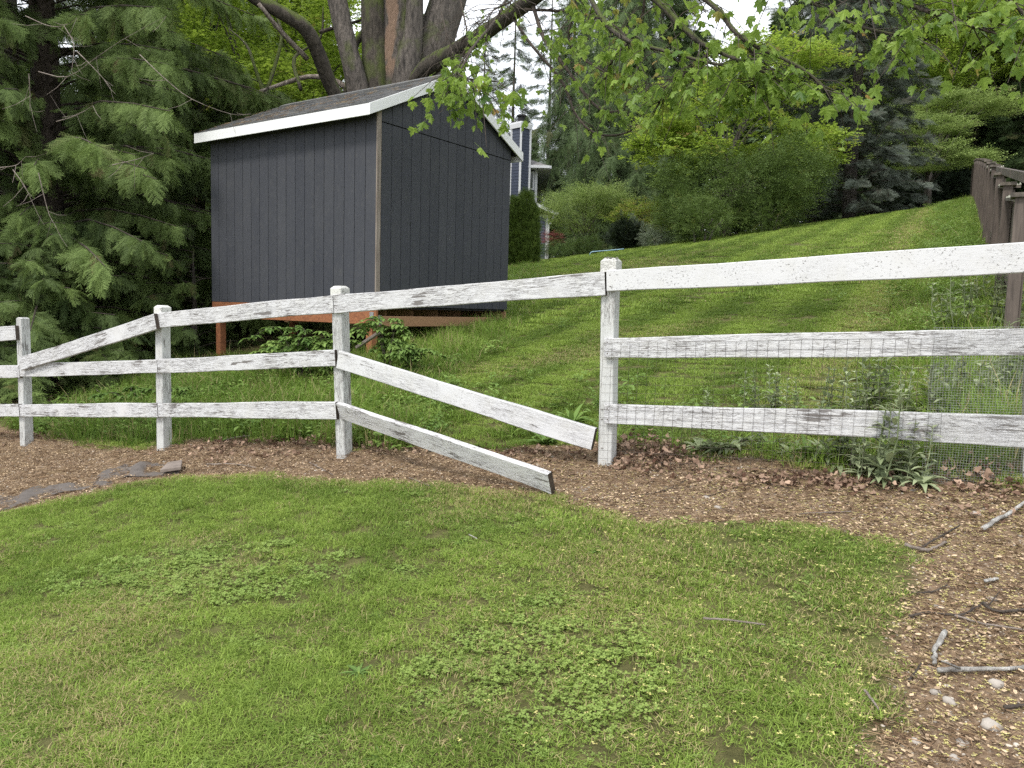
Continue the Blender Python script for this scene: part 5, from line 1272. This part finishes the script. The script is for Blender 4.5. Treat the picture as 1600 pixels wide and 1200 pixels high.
# arborvitae beside the shed's right edge
x, y = at(812, 29.5), 29.5; z_ = hg(x, y)
av = thing('arborvitae', 'dense dark green columnar arborvitae right of the shed', 'shrub', (x, y, z_))
mb = MB(); mb.tube([(x, y, z_-.1), (x, y, z_+2.2)], [.07, .02], 6); mb.build('trunk', M_['bark'], av)
pos, dr = [], []
for (ox, hh, rr) in ((-.30, 2.35, .26), (.05, 2.6, .28), (.27, 2.1, .20), (-.5, 1.9, .2), (-.05, 1.5, .42)):
    for _ in range(900):
        t = rnd.random(); a = rnd.uniform(0, 6.283); r_ = rr*(1-(t)**2.6)**.5*rnd.uniform(.75, 1.05); pos.append((x+ox+math.cos(a)*r_, y+math.sin(a)*r_, z_+.05+t*hh)); dr.append((math.cos(a)*.7, math.sin(a)*.7, rnd.uniform(.5, 1.4)))
o = scatter('crown', pos, dir_rot(np.array(dr), rng.uniform(0, 6.3, len(dr))), rng.uniform(.2, .38, len(pos)), PR['thuja'], av, rng.normal(.5, .2, len(pos)).clip(0, 1)); o['kind'] = 'stuff'
leafy('laurel_shrub', 'dark laurel mass in the shade at the top of the mown slope', 'shrub', at(1420, 51), 51, [((at(1380, 51), 51, zz(1380, 305, 51)), (2.6, 1.5, 1.1)), ((at(1450, 52), 52, zz(1450, 292, 52)), (2.6, 1.5, 1.2)), ((at(1510, 52), 52, zz(1510, 280, 52)), (2.2, 1.5, 1.3))], 'dark', None, (.06, .8), 170, 16, (.5, .9), .4, .3, flat=.8, limbs=0)
# wood beyond everything
pos, sc_, tt = [], [], []
cf = MB(); q = random.Random(5)
for k in range(1500):
    hh = q.random()**.8; a = q.uniform(0, 6.283); r_ = .17*(1-hh)**.8*q.uniform(.3, 1.05)+.004; c_ = Vector((math.cos(a)*r_, math.sin(a)*r_, hh*.97)); d_ = Vector((math.cos(a), math.sin(a), -q.uniform(.1, .6))).normalized()
    nn_ = Vector((q.gauss(0, .4), q.gauss(0, .4), 1)).normalized(); nn_ = (nn_-d_*nn_.dot(d_)).normalized(); s_ = d_.cross(nn_); L_ = q.uniform(.02, .055)
    for j in range(3):
        dj = (d_+s_*(j-1)*.6).normalized(); quad_leaf(cf, c_, dj, nn_, L_, .010, q.random()+.001)
cf.tube([(0, 0, -.02), (0, 0, .95)], [.012, .002], 5, True, .01)
PR['wood'] = [proto('distant_conifer', cf, M_['firleaf'])]
for _ in range(420):
    a = rnd.uniform(-1.25, 1.15); r_ = rnd.uniform(66, 110) if a > -.25 else rnd.uniform(32, 80)
    x, y = math.sin(a)*r_, math.cos(a)*r_
    if -.16 < a < .14 and rnd.random() < .75: continue
    if a >= -.25 and y < 62 and a > .2: pass
    pos.append((x, y, H(x, y)-.4)); sc_.append(rnd.uniform(14, 22)*(.62 if -.2 < a < .16 else (1 if a > 0 else .85))); tt.append(rnd.uniform(.1, .7))
o = scatter('far_woods', pos, upright(len(pos))*np.array([.3, .3, 1]), sc_, PR['wood'], None, tt); tag(o, 'distant conifer wood closing the view all round', kind='stuff')

# ------------------------------------------------------------------ weeds and plants near the fence
def blade_leaf(mb, base, d, L_, W_, val, arch=.5, seg=4):
    """lance-shaped leaf arching from base in direction d"""
    s_ = d.cross(Zv); s_ = s_.normalized() if s_.length > .01 else Vector((1, 0, 0)); vs_ = []
    for k in range(seg+1):
        t = k/seg; w_ = W_*math.sin(math.pi*(.12+.88*t)**.8)*.5 if k < seg else .0005
        c_ = base+d*(L_*t)+Vector((0, 0, -arch*L_*t*t)); f_ = Vector((0, 0, w_*.35))
        vs_ += [c_-s_*w_+f_, c_, c_+s_*w_+f_]
    fs = []
    for k in range(seg):
        a = k*3; fs += [(a, a+1, a+4, a+3), (a+1, a+2, a+5, a+4)]
    mb.add(vs_, fs, val)
def rosette(mb, n, L_, W_, q, up=.7):
    for k in range(n):
        a = k*2.4+q.uniform(-.3, .3); el = up*q.uniform(.5, 1.3); blade_leaf(mb, Vector((0, 0, .005)), Vector((math.cos(a)*math.cos(el), math.sin(a)*math.cos(el), math.sin(el))), L_*q.uniform(.6, 1.1), W_*q.uniform(.8, 1.1), .001+q.random(), q.uniform(.3, .8))
def upright_plant(mb, h_, q, L_=.10, W_=.027):
    tip = Vector((q.uniform(-.15, .15)*h_, q.uniform(-.15, .15)*h_, h_)); mid = tip*.5+Vector((q.uniform(-.02, .02), q.uniform(-.02, .02), 0))
    mb.tube([(0, 0, 0), mid, tip], [.0035, .003, .002], 4, False, .5); n_ = int(h_/.035)
    for k in range(n_):
        t = (k+.5)/n_; c_ = tip*t; a = k*1.57+q.uniform(-.3, .3)
        for s_ in (0, math.pi): 
            el = q.uniform(.25, .9); ll = L_*(1.15-.55*t)*q.uniform(.8, 1.1); blade_leaf(mb, c_, Vector((math.cos(a+s_)*math.cos(el), math.sin(a+s_)*math.cos(el), math.sin(el))), ll, W_*(1.1-.4*t), .001+q.random(), .35, 3)
def mat_solid_leaf(name, dark, light, transl=.2):
    m = mat_leaf(name, dark, light, None, transl, .8); N, L = m.node_tree.nodes, m.node_tree.links; oi = N.new('ShaderNodeObjectInfo')
    for nd in list(N):
        if nd.type == 'ATTRIBUTE' and nd.attribute_name == 'tint':
            for lk in list(nd.outputs['Fac'].links): L.new(oi.outputs['Random'], lk.to_socket)
    return m
M_['campion'] = mat_solid_leaf('felted_grey_green_leaf', (.14, .18, .08), (.36, .41, .24))
M_['weed'] = mat_solid_leaf('green_weed_leaf', (.08, .15, .035), (.25, .37, .09), .3)
M_['bramble'] = mat_solid_leaf('bramble_leaf', (.07, .14, .03), (.25, .36, .09), .3)
pm = []
for sd_ in range(4):
    q = random.Random(60+sd_); mb = MB(); rosette(mb, 16, .17, .034, q, .75); pm.append(mb.mesh('campion_rosette', M_['campion'], True))
um = []
for sd_ in range(4):
    q = random.Random(80+sd_); mb = MB(); rosette(mb, 9, .12, .028, q, .5)
    for _ in range(4): 
        m2 = MB(); upright_plant(m2, q.uniform(.20, .36), q); off = Vector((q.uniform(-.05, .05), q.uniform(-.05, .05), 0)); mb.add([Vector(v_)+off for v_ in m2.v], m2.f); mb.a[-len(m2.v):] = m2.a
    um.append(mb.mesh('campion_stems', M_['campion'], True))
gm = []
for sd_ in range(2):
    q = random.Random(90+sd_); mb = MB(); rosette(mb, 22, .26, .032, q, .8); gm.append(mb.mesh('weed_rosette', M_['weed'], True))
def place(me, nm, lab, cat, px_, py_, s_, grp, off=None):
    g = G(px_, py_); o = bpy.data.objects.new(nm, me); C.objects.link(o)
    x, y = g.x, g.y; o.location = (x, y, hg(x, y)); o.rotation_euler = (0, 0, rnd.uniform(0, 6.3)); s_ *= 1.25; o.scale = (s_, s_, s_*rnd.uniform(.85, 1.15)); tag(o, lab, cat, grp); return o
CGp = 'grey-green felted plants along the right fence panel'
spec = [(1115, 712, 'r', 1.15, 'silvery rosette plant left of its neighbours under the lowest right rail'), (1160, 695, 'r', .8, 'small silvery rosette just right of the first rosette'), (1205, 700, 'r', .9, 'grey-green rosette in the middle of the bottom right rail'),
        (1262, 712, 'g', .8, 'long-leaved green rosette behind the netting'), (1310, 728, 'u', .95, 'tall felted plant poking up in front of the lowest rail'), (1345, 738, 'u', .8, 'felted plant with two stems by the netting'), (1385, 745, 'u', 1.05, 'tallest felted plant just left of the netting overlap'),
        (1425, 745, 'u', .85, 'felted plant growing at the netting overlap'), (1440, 752, 'r', .9, 'felted rosette with yellowing leaves at the netting overlap'), (1175, 648, 'u', .75, 'small felted seedling on the mown slope behind the netting'), (1215, 640, 'u', .8, 'felted seedling right of the small one behind the netting'), (1105, 655, 'u', .6, 'lone tiny felted seedling behind the netting'),
        (1290, 655, 'u', .9, 'felted plant showing between the two lower rails'), (1335, 660, 'u', 1.0, 'bushy felted plant between the two lower rails'), (1375, 655, 'u', 1.1, 'broad felted plant behind the netting'), (1415, 665, 'u', 1.1, 'felted plant left of the cloth edge between the rails'),
        (1500, 640, 'u', 1.0, 'felted plant behind the fine hardware cloth'), (1545, 650, 'u', 1.2, 'taller felted plant behind the fine hardware cloth'), (1590, 640, 'u', 1.2, 'felted plant at the right edge behind the cloth'),
        (1470, 530, 'u', 1.1, 'felted plant rising above the middle rail left of the others'), (1510, 535, 'u', 1.3, 'felted plant rising above the middle rail by the brown fence'), (1545, 530, 'u', 1.5, 'tall felted plant against the brown fence'), (1580, 540, 'u', 1.5, 'felted plant at the right edge above the middle rail'), (1520, 495, 'u', 1.2, 'felted plant further up the strip by the brown fence'), (1560, 490, 'u', 1.3, 'felted plant close against the nearest brown boards')]
spec += [(1095, 705, 'r', .9, 'leftmost small rosette by the leaf heap'), (1140, 708, 'r', 1.2, 'dense rosette between the two silvery ones'), (1185, 706, 'u', .5, 'short felted stems in the row below the lowest right rail'), (1235, 712, 'r', 1.0, 'rosette left of the green long-leaved one'), (1290, 718, 'r', 1.15, 'rosette at the foot of the tall felted plant'),
    (1330, 725, 'u', .7, 'short felted plant between two taller ones'), (1365, 735, 'r', 1.1, 'wide rosette below the middle of the netting'), (1405, 742, 'u', .9, 'felted plant squeezed left of the overlap'), (1240, 650, 'u', .6, 'tiny felted plant in the middle of the netting view'), (1455, 660, 'u', 1.2, 'felted plant just inside the cloth edge'), (1355, 640, 'u', 1.0, 'felted plant further back between the two lower rails'), (1565, 620, 'u', 1.1, 'felted plant far back behind the cloth')]
for px_, py_, kd, s_, lab in spec: place({'r': pm, 'u': um, 'g': gm}[kd][rnd.randrange(2)], 'felted_plant', lab, 'plant', px_, py_, s_, CGp)
place(gm[0], 'weed_plant', 'long-leaved green weed left of the post at the gap', 'plant', 893, 665, 1.0, 'green weed rosettes by the gap'); place(gm[1], 'weed_plant', 'lower grey-green weed under the end of the fallen middle rail', 'plant', 853, 694, .75, 'green weed rosettes by the gap')
place(gm[1], 'weed_plant', 'dark green tufted weed right of the second post', 'plant', 372, 622, 1.0, 'green weed rosettes by the gap')
for (px_, py_, s_, lab) in ((935, 862, .42, 'grey-green thistle rosette in the middle of the lawn'), (560, 1055, .5, 'dark thistle rosette low in the lawn'), (595, 1185, .5, 'thistle rosette at the bottom edge of the lawn'), (720, 850, .38, 'faint thistle rosette near the top of the lawn'), (590, 960, .34, 'flat grey rosette left of the clover'), (1180, 1010, .3, 'little rosette near the thin stick on the lawn')):
    place(gm[rnd.randrange(2)], 'thistle_rosette', lab, 'plant', px_, py_, s_*.6, 'thistle rosettes in the lawn').scale.z *= .45
# brambles and leafy weeds
def bramble(px_, py_, d_, h_, w_, n, lab):
    x, y = at(px_, d_), d_; z_ = hg(x, y); t = thing('bramble', lab, 'plant', (x, y, z_), 'leafy brambles round the shed posts')
    st = MB(); lf = MB()
    for _ in range(max(4, n//14)):
        a = rnd.uniform(0, 6.3); hh = h_*rnd.uniform(.5, 1); rr = w_*rnd.uniform(.3, 1); pp = curve_pts([(x, y, z_-.02), (x+math.cos(a)*rr*.4, y+math.sin(a)*rr*.4, z_+hh*.9), (x+math.cos(a)*rr, y+math.sin(a)*rr*.7, z_+hh*.75)], 10)
        st.tube(pp, [.005-.0003*k for k in range(11)], 4, False)
        for k in range(2, 11):
            for _ in range(2):
                th = rnd.uniform(0, 6.3); d0 = Vector((math.cos(th), math.sin(th), rnd.uniform(-.2, .3))).normalized(); b_ = pp[k]+d0*.03
                for j in (-.8, 0, .8):
                    d1 = Vector((math.cos(th+j), math.sin(th+j), rnd.uniform(-.3, .2))).normalized(); L_ = rnd.uniform(.055, .095); blade_leaf(lf, b_, d1, L_, L_*.7, .001+rnd.random(), rnd.uniform(.1, .6), 3)
    st.build('stems', M_['twig'], t); o = lf.build('leaves', M_['bramble'], t); o['kind'] = 'stuff'
bramble(470, 520, 9.2, .75, .7, 170, 'leafy bramble under the shed between the second and third posts')
bramble(510, 520, 9.0, .7, .55, 150, 'leafy bramble just left of the third white post')
bramble(605, 530, 8.9, .8, .45, 130, 'bramble with pale stems at the near corner of the shed')
bramble(640, 545, 8.7, .5, .4, 90, 'small bramble right of the near shed corner')
bramble(430, 520, 9.8, .6, .6, 120, 'low bramble under the left half of the shed')
bramble(300, 600, 8.8, .25, .4, 60, 'low sprawling bramble left of the second white post')
bramble(200, 600, 9.2, .35, .5, 70, 'bramble between the two leftmost posts')
hb_ = []
for sd_ in range(3):
    q = random.Random(110+sd_); mb = MB()
    for k in range(22):
        a = q.uniform(0, 6.3); rr = q.uniform(0, .1); z_ = q.uniform(.02, .11); th = q.uniform(0, 6.3); blade_leaf(mb, Vector((math.cos(a)*rr, math.sin(a)*rr, z_)), Vector((math.cos(th), math.sin(th), q.uniform(-.1, .5))).normalized(), q.uniform(.025, .05), q.uniform(.018, .032), .001+q.random(), .3, 2)
    hb_.append(proto('herb_clump', mb, M_['herb']))
x, y = pts_in(-7.8, 2.0, 4.5, 12.5, 75); s_ = side(x, y); d = dirtness(x, y)
w_ = np.where(x < -.6, .75, .12)*np.clip(1.6-s_*.45, .12, 1)*(vnoise(x, y, 1.6, 81)*1.7)
w_ *= np.clip((x+7.4)/1.2, .0, 1)
k = (s_ > .1) & (d > -.02) & (rng.random(len(x)) < w_)
o = scatter('undergrowth', np.stack([x[k], y[k], HG(x[k], y[k])], 1), upright(k.sum())*[2.5, 2.5, 1], rng.uniform(.6, 1.7, k.sum()), hb_, None, np.clip(rng.normal(.5, .2, k.sum()), 0, 1)); tag(o, 'low broad-leaved weeds behind the left half of the fence', kind='stuff')
# weeds in the long-grass strip by the brown fence
t_ = rng.uniform(7, 46, 1500); off = np.abs(rng.normal(0, .6, 1500)); x = bfx(t_)-.15-off; k = x < bfx(t_)-.1
o = scatter('strip_weeds', np.stack([x[k], t_[k], HG(x[k], t_[k])+.1], 1), upright(k.sum())*[3, 3, 1], rng.uniform(.6, 1.5, k.sum()), hb_, None, np.clip(rng.normal(.75, .2, k.sum()), 0, 1)); tag(o, 'leafy weeds at the foot of the brown board fence', kind='stuff')

# ------------------------------------------------------------------ sticks, stones, cloth
M_['stone'] = mat_plain('pale_stone', (.30, .27, .235), .9, .25, 18, bmp=.6)
M_['stone_dark'] = mat_plain('grey_brown_stone', (.17, .14, .12), .9, .3, 10, bmp=.6)
def stone(px_, py_, s_, lab, m='stone', flat=.6, grp='loose stones on the bare soil'):
    q = random.Random(int(px_*7+py_)); bm = bmesh.new(); bmesh.ops.create_icosphere(bm, subdivisions=2, radius=1)
    k1, k2 = q.uniform(.75, 1.25), q.uniform(.7, 1.1)
    for v_ in bm.verts:
        f_ = 1+.12*math.sin(v_.co.x*4+q.random()*.6+px_)+.1*math.cos(v_.co.y*5+py_); v_.co = Vector((v_.co.x*k1, v_.co.y*k2, v_.co.z*flat))*f_*s_
    me = bpy.data.meshes.new('stone'); bm.to_mesh(me); bm.free(); me.materials.append(M_[m]); me.shade_smooth()
    o = bpy.data.objects.new('stone', me); C.objects.link(o); g = GG(px_, py_); o.location = g+Vector((0, 0, s_*flat*.12)); o.rotation_euler = (0, 0, q.uniform(0, 6)); tag(o, lab, 'stone', grp)
for a in ((1122, 787, .020, 'roundest white stone on the soil strip right of the gap'), (1104, 770, .020, 'pale flat stone just above the round white one'), (1101, 779, .012, 'tan stone beside the pale flat one'), (1524, 793, .026, 'white stone beside the reddish leaves at the right'), (1468, 945, .019, 'tan stone by the grass edge at the right'), (1551, 930, .016, 'cream stone above the long thin sticks'),
          (1462, 1078, .018, 'grey stone below the end of the lichened branch'), (1483, 1092, .020, 'white chipped stone below the lichened branch'), (1488, 1112, .011, 'small white stone lowest beneath the branch'), (1432, 1150, .015, 'tan stone low on the right by the grass'), (1505, 1156, .018, 'tan stone near the bottom right corner'), (1558, 1065, .022, 'pale stone right under the lichened branch'),
          (1549, 1130, .026, 'largest grey-white stone near the bottom right corner'), (1492, 1178, .014, 'flat grey stone at the bottom edge'), (920, 757, .010, 'little grey stone right of the fallen rail end'), (1428, 757, .016, 'white stone beneath the netting overlap'), (1350, 752, .014, 'flat pale stone below the right panel')):
    stone(*a)
stone(715, 707, .035, 'lump of dark soil between the fallen rails', 'stone_dark', .5); stone(95, 640, .05, 'dark stone at the foot of the leftmost post', 'stone_dark', .5)
def stick(pts, r_, lab, m='twig', grp='fallen sticks on the soil', lift=.006, forks=0):
    mb = MB(); pp = curve_pts([GG(*p)+Vector((0, 0, lift+r_)) for p in pts], 14)
    pp = [p+Vector((rnd.uniform(-1, 1), rnd.uniform(-1, 1), rnd.uniform(0, 1)))*r_*.5 for p in pp]
    mb.tube(pp, [r_*(1.05-.4*k/14)*rnd.uniform(.9, 1.12) for k in range(15)], 7, True, jit=.1)
    for _ in range(forks):
        k = rnd.randrange(3, 12); d_ = Vector((rnd.uniform(-1, 1), rnd.uniform(-1, 1), .25)).normalized()*rnd.uniform(.04, .12); mb.tube([pp[k], pp[k]+d_*.6, pp[k]+d_], [r_*.5, r_*.4, r_*.25], 4, True)
    o = mb.build('stick', M_[m], None, True); tag(o, lab, 'stick', grp)
stick([(1463, 1052), (1500, 1050), (1560, 1049), (1640, 1046)], .0085, 'long white-lichened branch crossing the lower right edge', 'lichen', forks=2)
stick([(1475, 992), (1462, 1015), (1457, 1038)], .0095, 'short knobbly lichened stick standing above the long branch', 'lichen')
stick([(1420, 1065), (1440, 1033)], .004, 'short brown twig left of the knobbly stick')
stick([(1538, 825), (1560, 808), (1585, 792), (1640, 755)], .010, 'pale branch rising to the right edge under the netting', 'lichen', lift=.01)
stick([(1440, 852), (1465, 838), (1500, 815)], .005, 'thin brown twig pointing up to the pale branch'); stick([(1412, 852), (1450, 857), (1478, 845)], .008, 'bent grey stick at the grass corner', 'dead')
stick([(1490, 962), (1540, 975), (1610, 985)], .004, 'long thin tan stick on the right', 'dead'); stick([(1535, 943), (1560, 955), (1640, 945)], .006, 'thin brown stick just above the long tan one', forks=2)
stick([(1420, 965), (1450, 958), (1500, 962), (1535, 945)], .005, 'crooked dark twig by the grass edge', forks=1); stick([(1385, 935), (1450, 925), (1480, 912)], .004, 'thin twig reaching out of the lawn edge')
stick([(1540, 905), (1560, 900)], .007, 'stubby lichened bit of wood among the flowers', 'lichen'); stick([(1350, 1095), (1372, 1120)], .004, 'small grey twig lying in the grass near the bottom', 'dead', lift=.03)
stick([(1098, 986), (1140, 988), (1195, 998)], .004, 'thin pale stick lying on the lawn', 'dead', lift=.035); stick([(732, 848), (745, 856)], .003, 'tiny white twig on the upper lawn', 'lichen', lift=.035)
stick([(640, 745), (672, 762)], .0035, 'straw-coloured stick on the soil under the fallen rails', 'dead'); stick([(482, 718), (520, 738)], .004, 'pale stick leaning by the third post', 'dead')
stick([(350, 697), (372, 690), (395, 685)], .006, 'pale curved twig in the leaves near the second post', 'dead'); stick([(322, 723), (365, 722), (400, 726)], .005, 'thin twig lying flat below the second post', 'dead')
stick([(1105, 770), (1180, 752), (1240, 760)], .003, 'wiry stem trailing over the soil strip'); stick([(1290, 793), (1330, 792), (1250, 795)], .003, 'thin straw stem on the soil below the right panel', 'dead')
stick([(985, 772), (1040, 762), (1075, 745)], .003, 'thin root curling from the leaf heap'); stick([(1570, 1105), (1620, 1100)], .006, 'short brown stick at the right edge')
stick([(80, 640), (120, 612), (158, 588)], .012, 'long grey stick leaning up behind the left rails', 'dead', lift=.05); stick([(142, 610), (165, 622), (190, 632)], .008, 'twig lying behind the left rails', 'dead', lift=.04, forks=3)
stick([(60, 630), (130, 640), (200, 628)], .010, 'brown stick half hidden behind the lowest left rail', 'twig', lift=.03, forks=3)
# torn landscape cloth and the slab of stone on it
m, N, L, b = newmat('grey_landscape_cloth'); v = coords(N, L, 'Object', (1, 1, 1), False); n = nz(N, L, v, 18, 5); L.new(mixc(N, L, n, (.045, .038, .034), (.15, .13, .115)), b.inputs['Base Color']); b.inputs['Roughness'].default_value = .9; bump(N, L, b, nz(N, L, v, 130, 2), .5, .003); M_['cloth'] = m
def cloth(pxs, lab, nu=26, nv=8):
    """sheet between two picture polylines laid in soft folds on the soil"""
    (ta, ba) = pxs; mb = MB(); idx = []
    for i_ in range(nu+1):
        t = i_/nu
        a = Vector((np.interp(t*(len(ta)-1), range(len(ta)), [p[0] for p in ta]), np.interp(t*(len(ta)-1), range(len(ta)), [p[1] for p in ta]), 0)); c_ = Vector((np.interp(t*(len(ba)-1), range(len(ba)), [p[0] for p in ba]), np.interp(t*(len(ba)-1), range(len(ba)), [p[1] for p in ba]), 0))
        ga, gc = G(a.x, a.y), G(c_.x, c_.y)
        for j in range(nv+1):
            p = ga.lerp(gc, j/nv); rg = (rnd.uniform(-1, 1)*.012) if j in (0, nv) else 0; x, y = p.x+rg, p.y+rg
            mb.v.append((x, y, hg(x, y)-.020+.020*max(0, math.sin(x*22+y*9))*(.3+math.sin(j/nv*3.14))+.05*vn(x*8, y*8))); mb.a.append(0)
    for i_ in range(nu):
        for j in range(nv): a = i_*(nv+1)+j; mb.f.append((a, a+1, a+nv+2, a+nv+1))
    o = mb.build('landscape_cloth', M_['cloth'], None, True); s_ = o.modifiers.new('thick', 'SOLIDIFY'); s_.thickness = .003; tag(o, lab, 'ground cloth', 'torn landscape cloth on the soil')
def vn(x, y): return float(vnoise(np.array([x]), np.array([y]), 1, 3)[0])
cloth(([(205, 718), (235, 722), (270, 722), (283, 724)], [(130, 752), (185, 745), (235, 742), (280, 737)]), 'torn dark cloth rucked up under the flat stone')
cloth(([(-60, 790), (20, 768), (80, 755), (170, 748)], [(-60, 818), (20, 790), (80, 772), (180, 752)]), 'long grey cloth strip along the lawn edge at the left')
mb = MB(); cs = [GG(250, 742), GG(283, 737), GG(285, 726), GG(262, 728)]; cs = [c_+Vector((0, 0, .035)) for c_ in cs]; mb.box8(cs+[c_+Vector((0, 0, .03)) for c_ in cs]); o = mb.build('flat_stone', M_['stone_dark'], None, bevel=.006); tag(o, 'flat grey-brown stone slab holding down the torn cloth', 'stone')
# grey plank leaning under the shed corner
a = P(556, 545, 9.3); c_ = P(590, 522, 9.6); mb = MB(); mb.box(a, c_-a, Vector((.02, .13, .0)), Vector((-.01, 0, .03))); o = mb.build('plank', M_['raw'], None, bevel=.003); tag(o, 'grey plank propped under the near corner of the shed', 'plank')
# pale blue pipe in the far grass
mb = MB(); mb.tube(curve_pts([P(921, 399, 30), P(924, 394, 30), P(935, 392.5, 30), P(955, 391, 30), P(975, 389, 30)], 14), .022, 6); o = mb.build('blue_pipe', mat_plain('pale_blue_plastic', (.22, .36, .44), .5), None, True); tag(o, 'pale blue pipe arching out of the far grass by the yew bush', 'pipe')
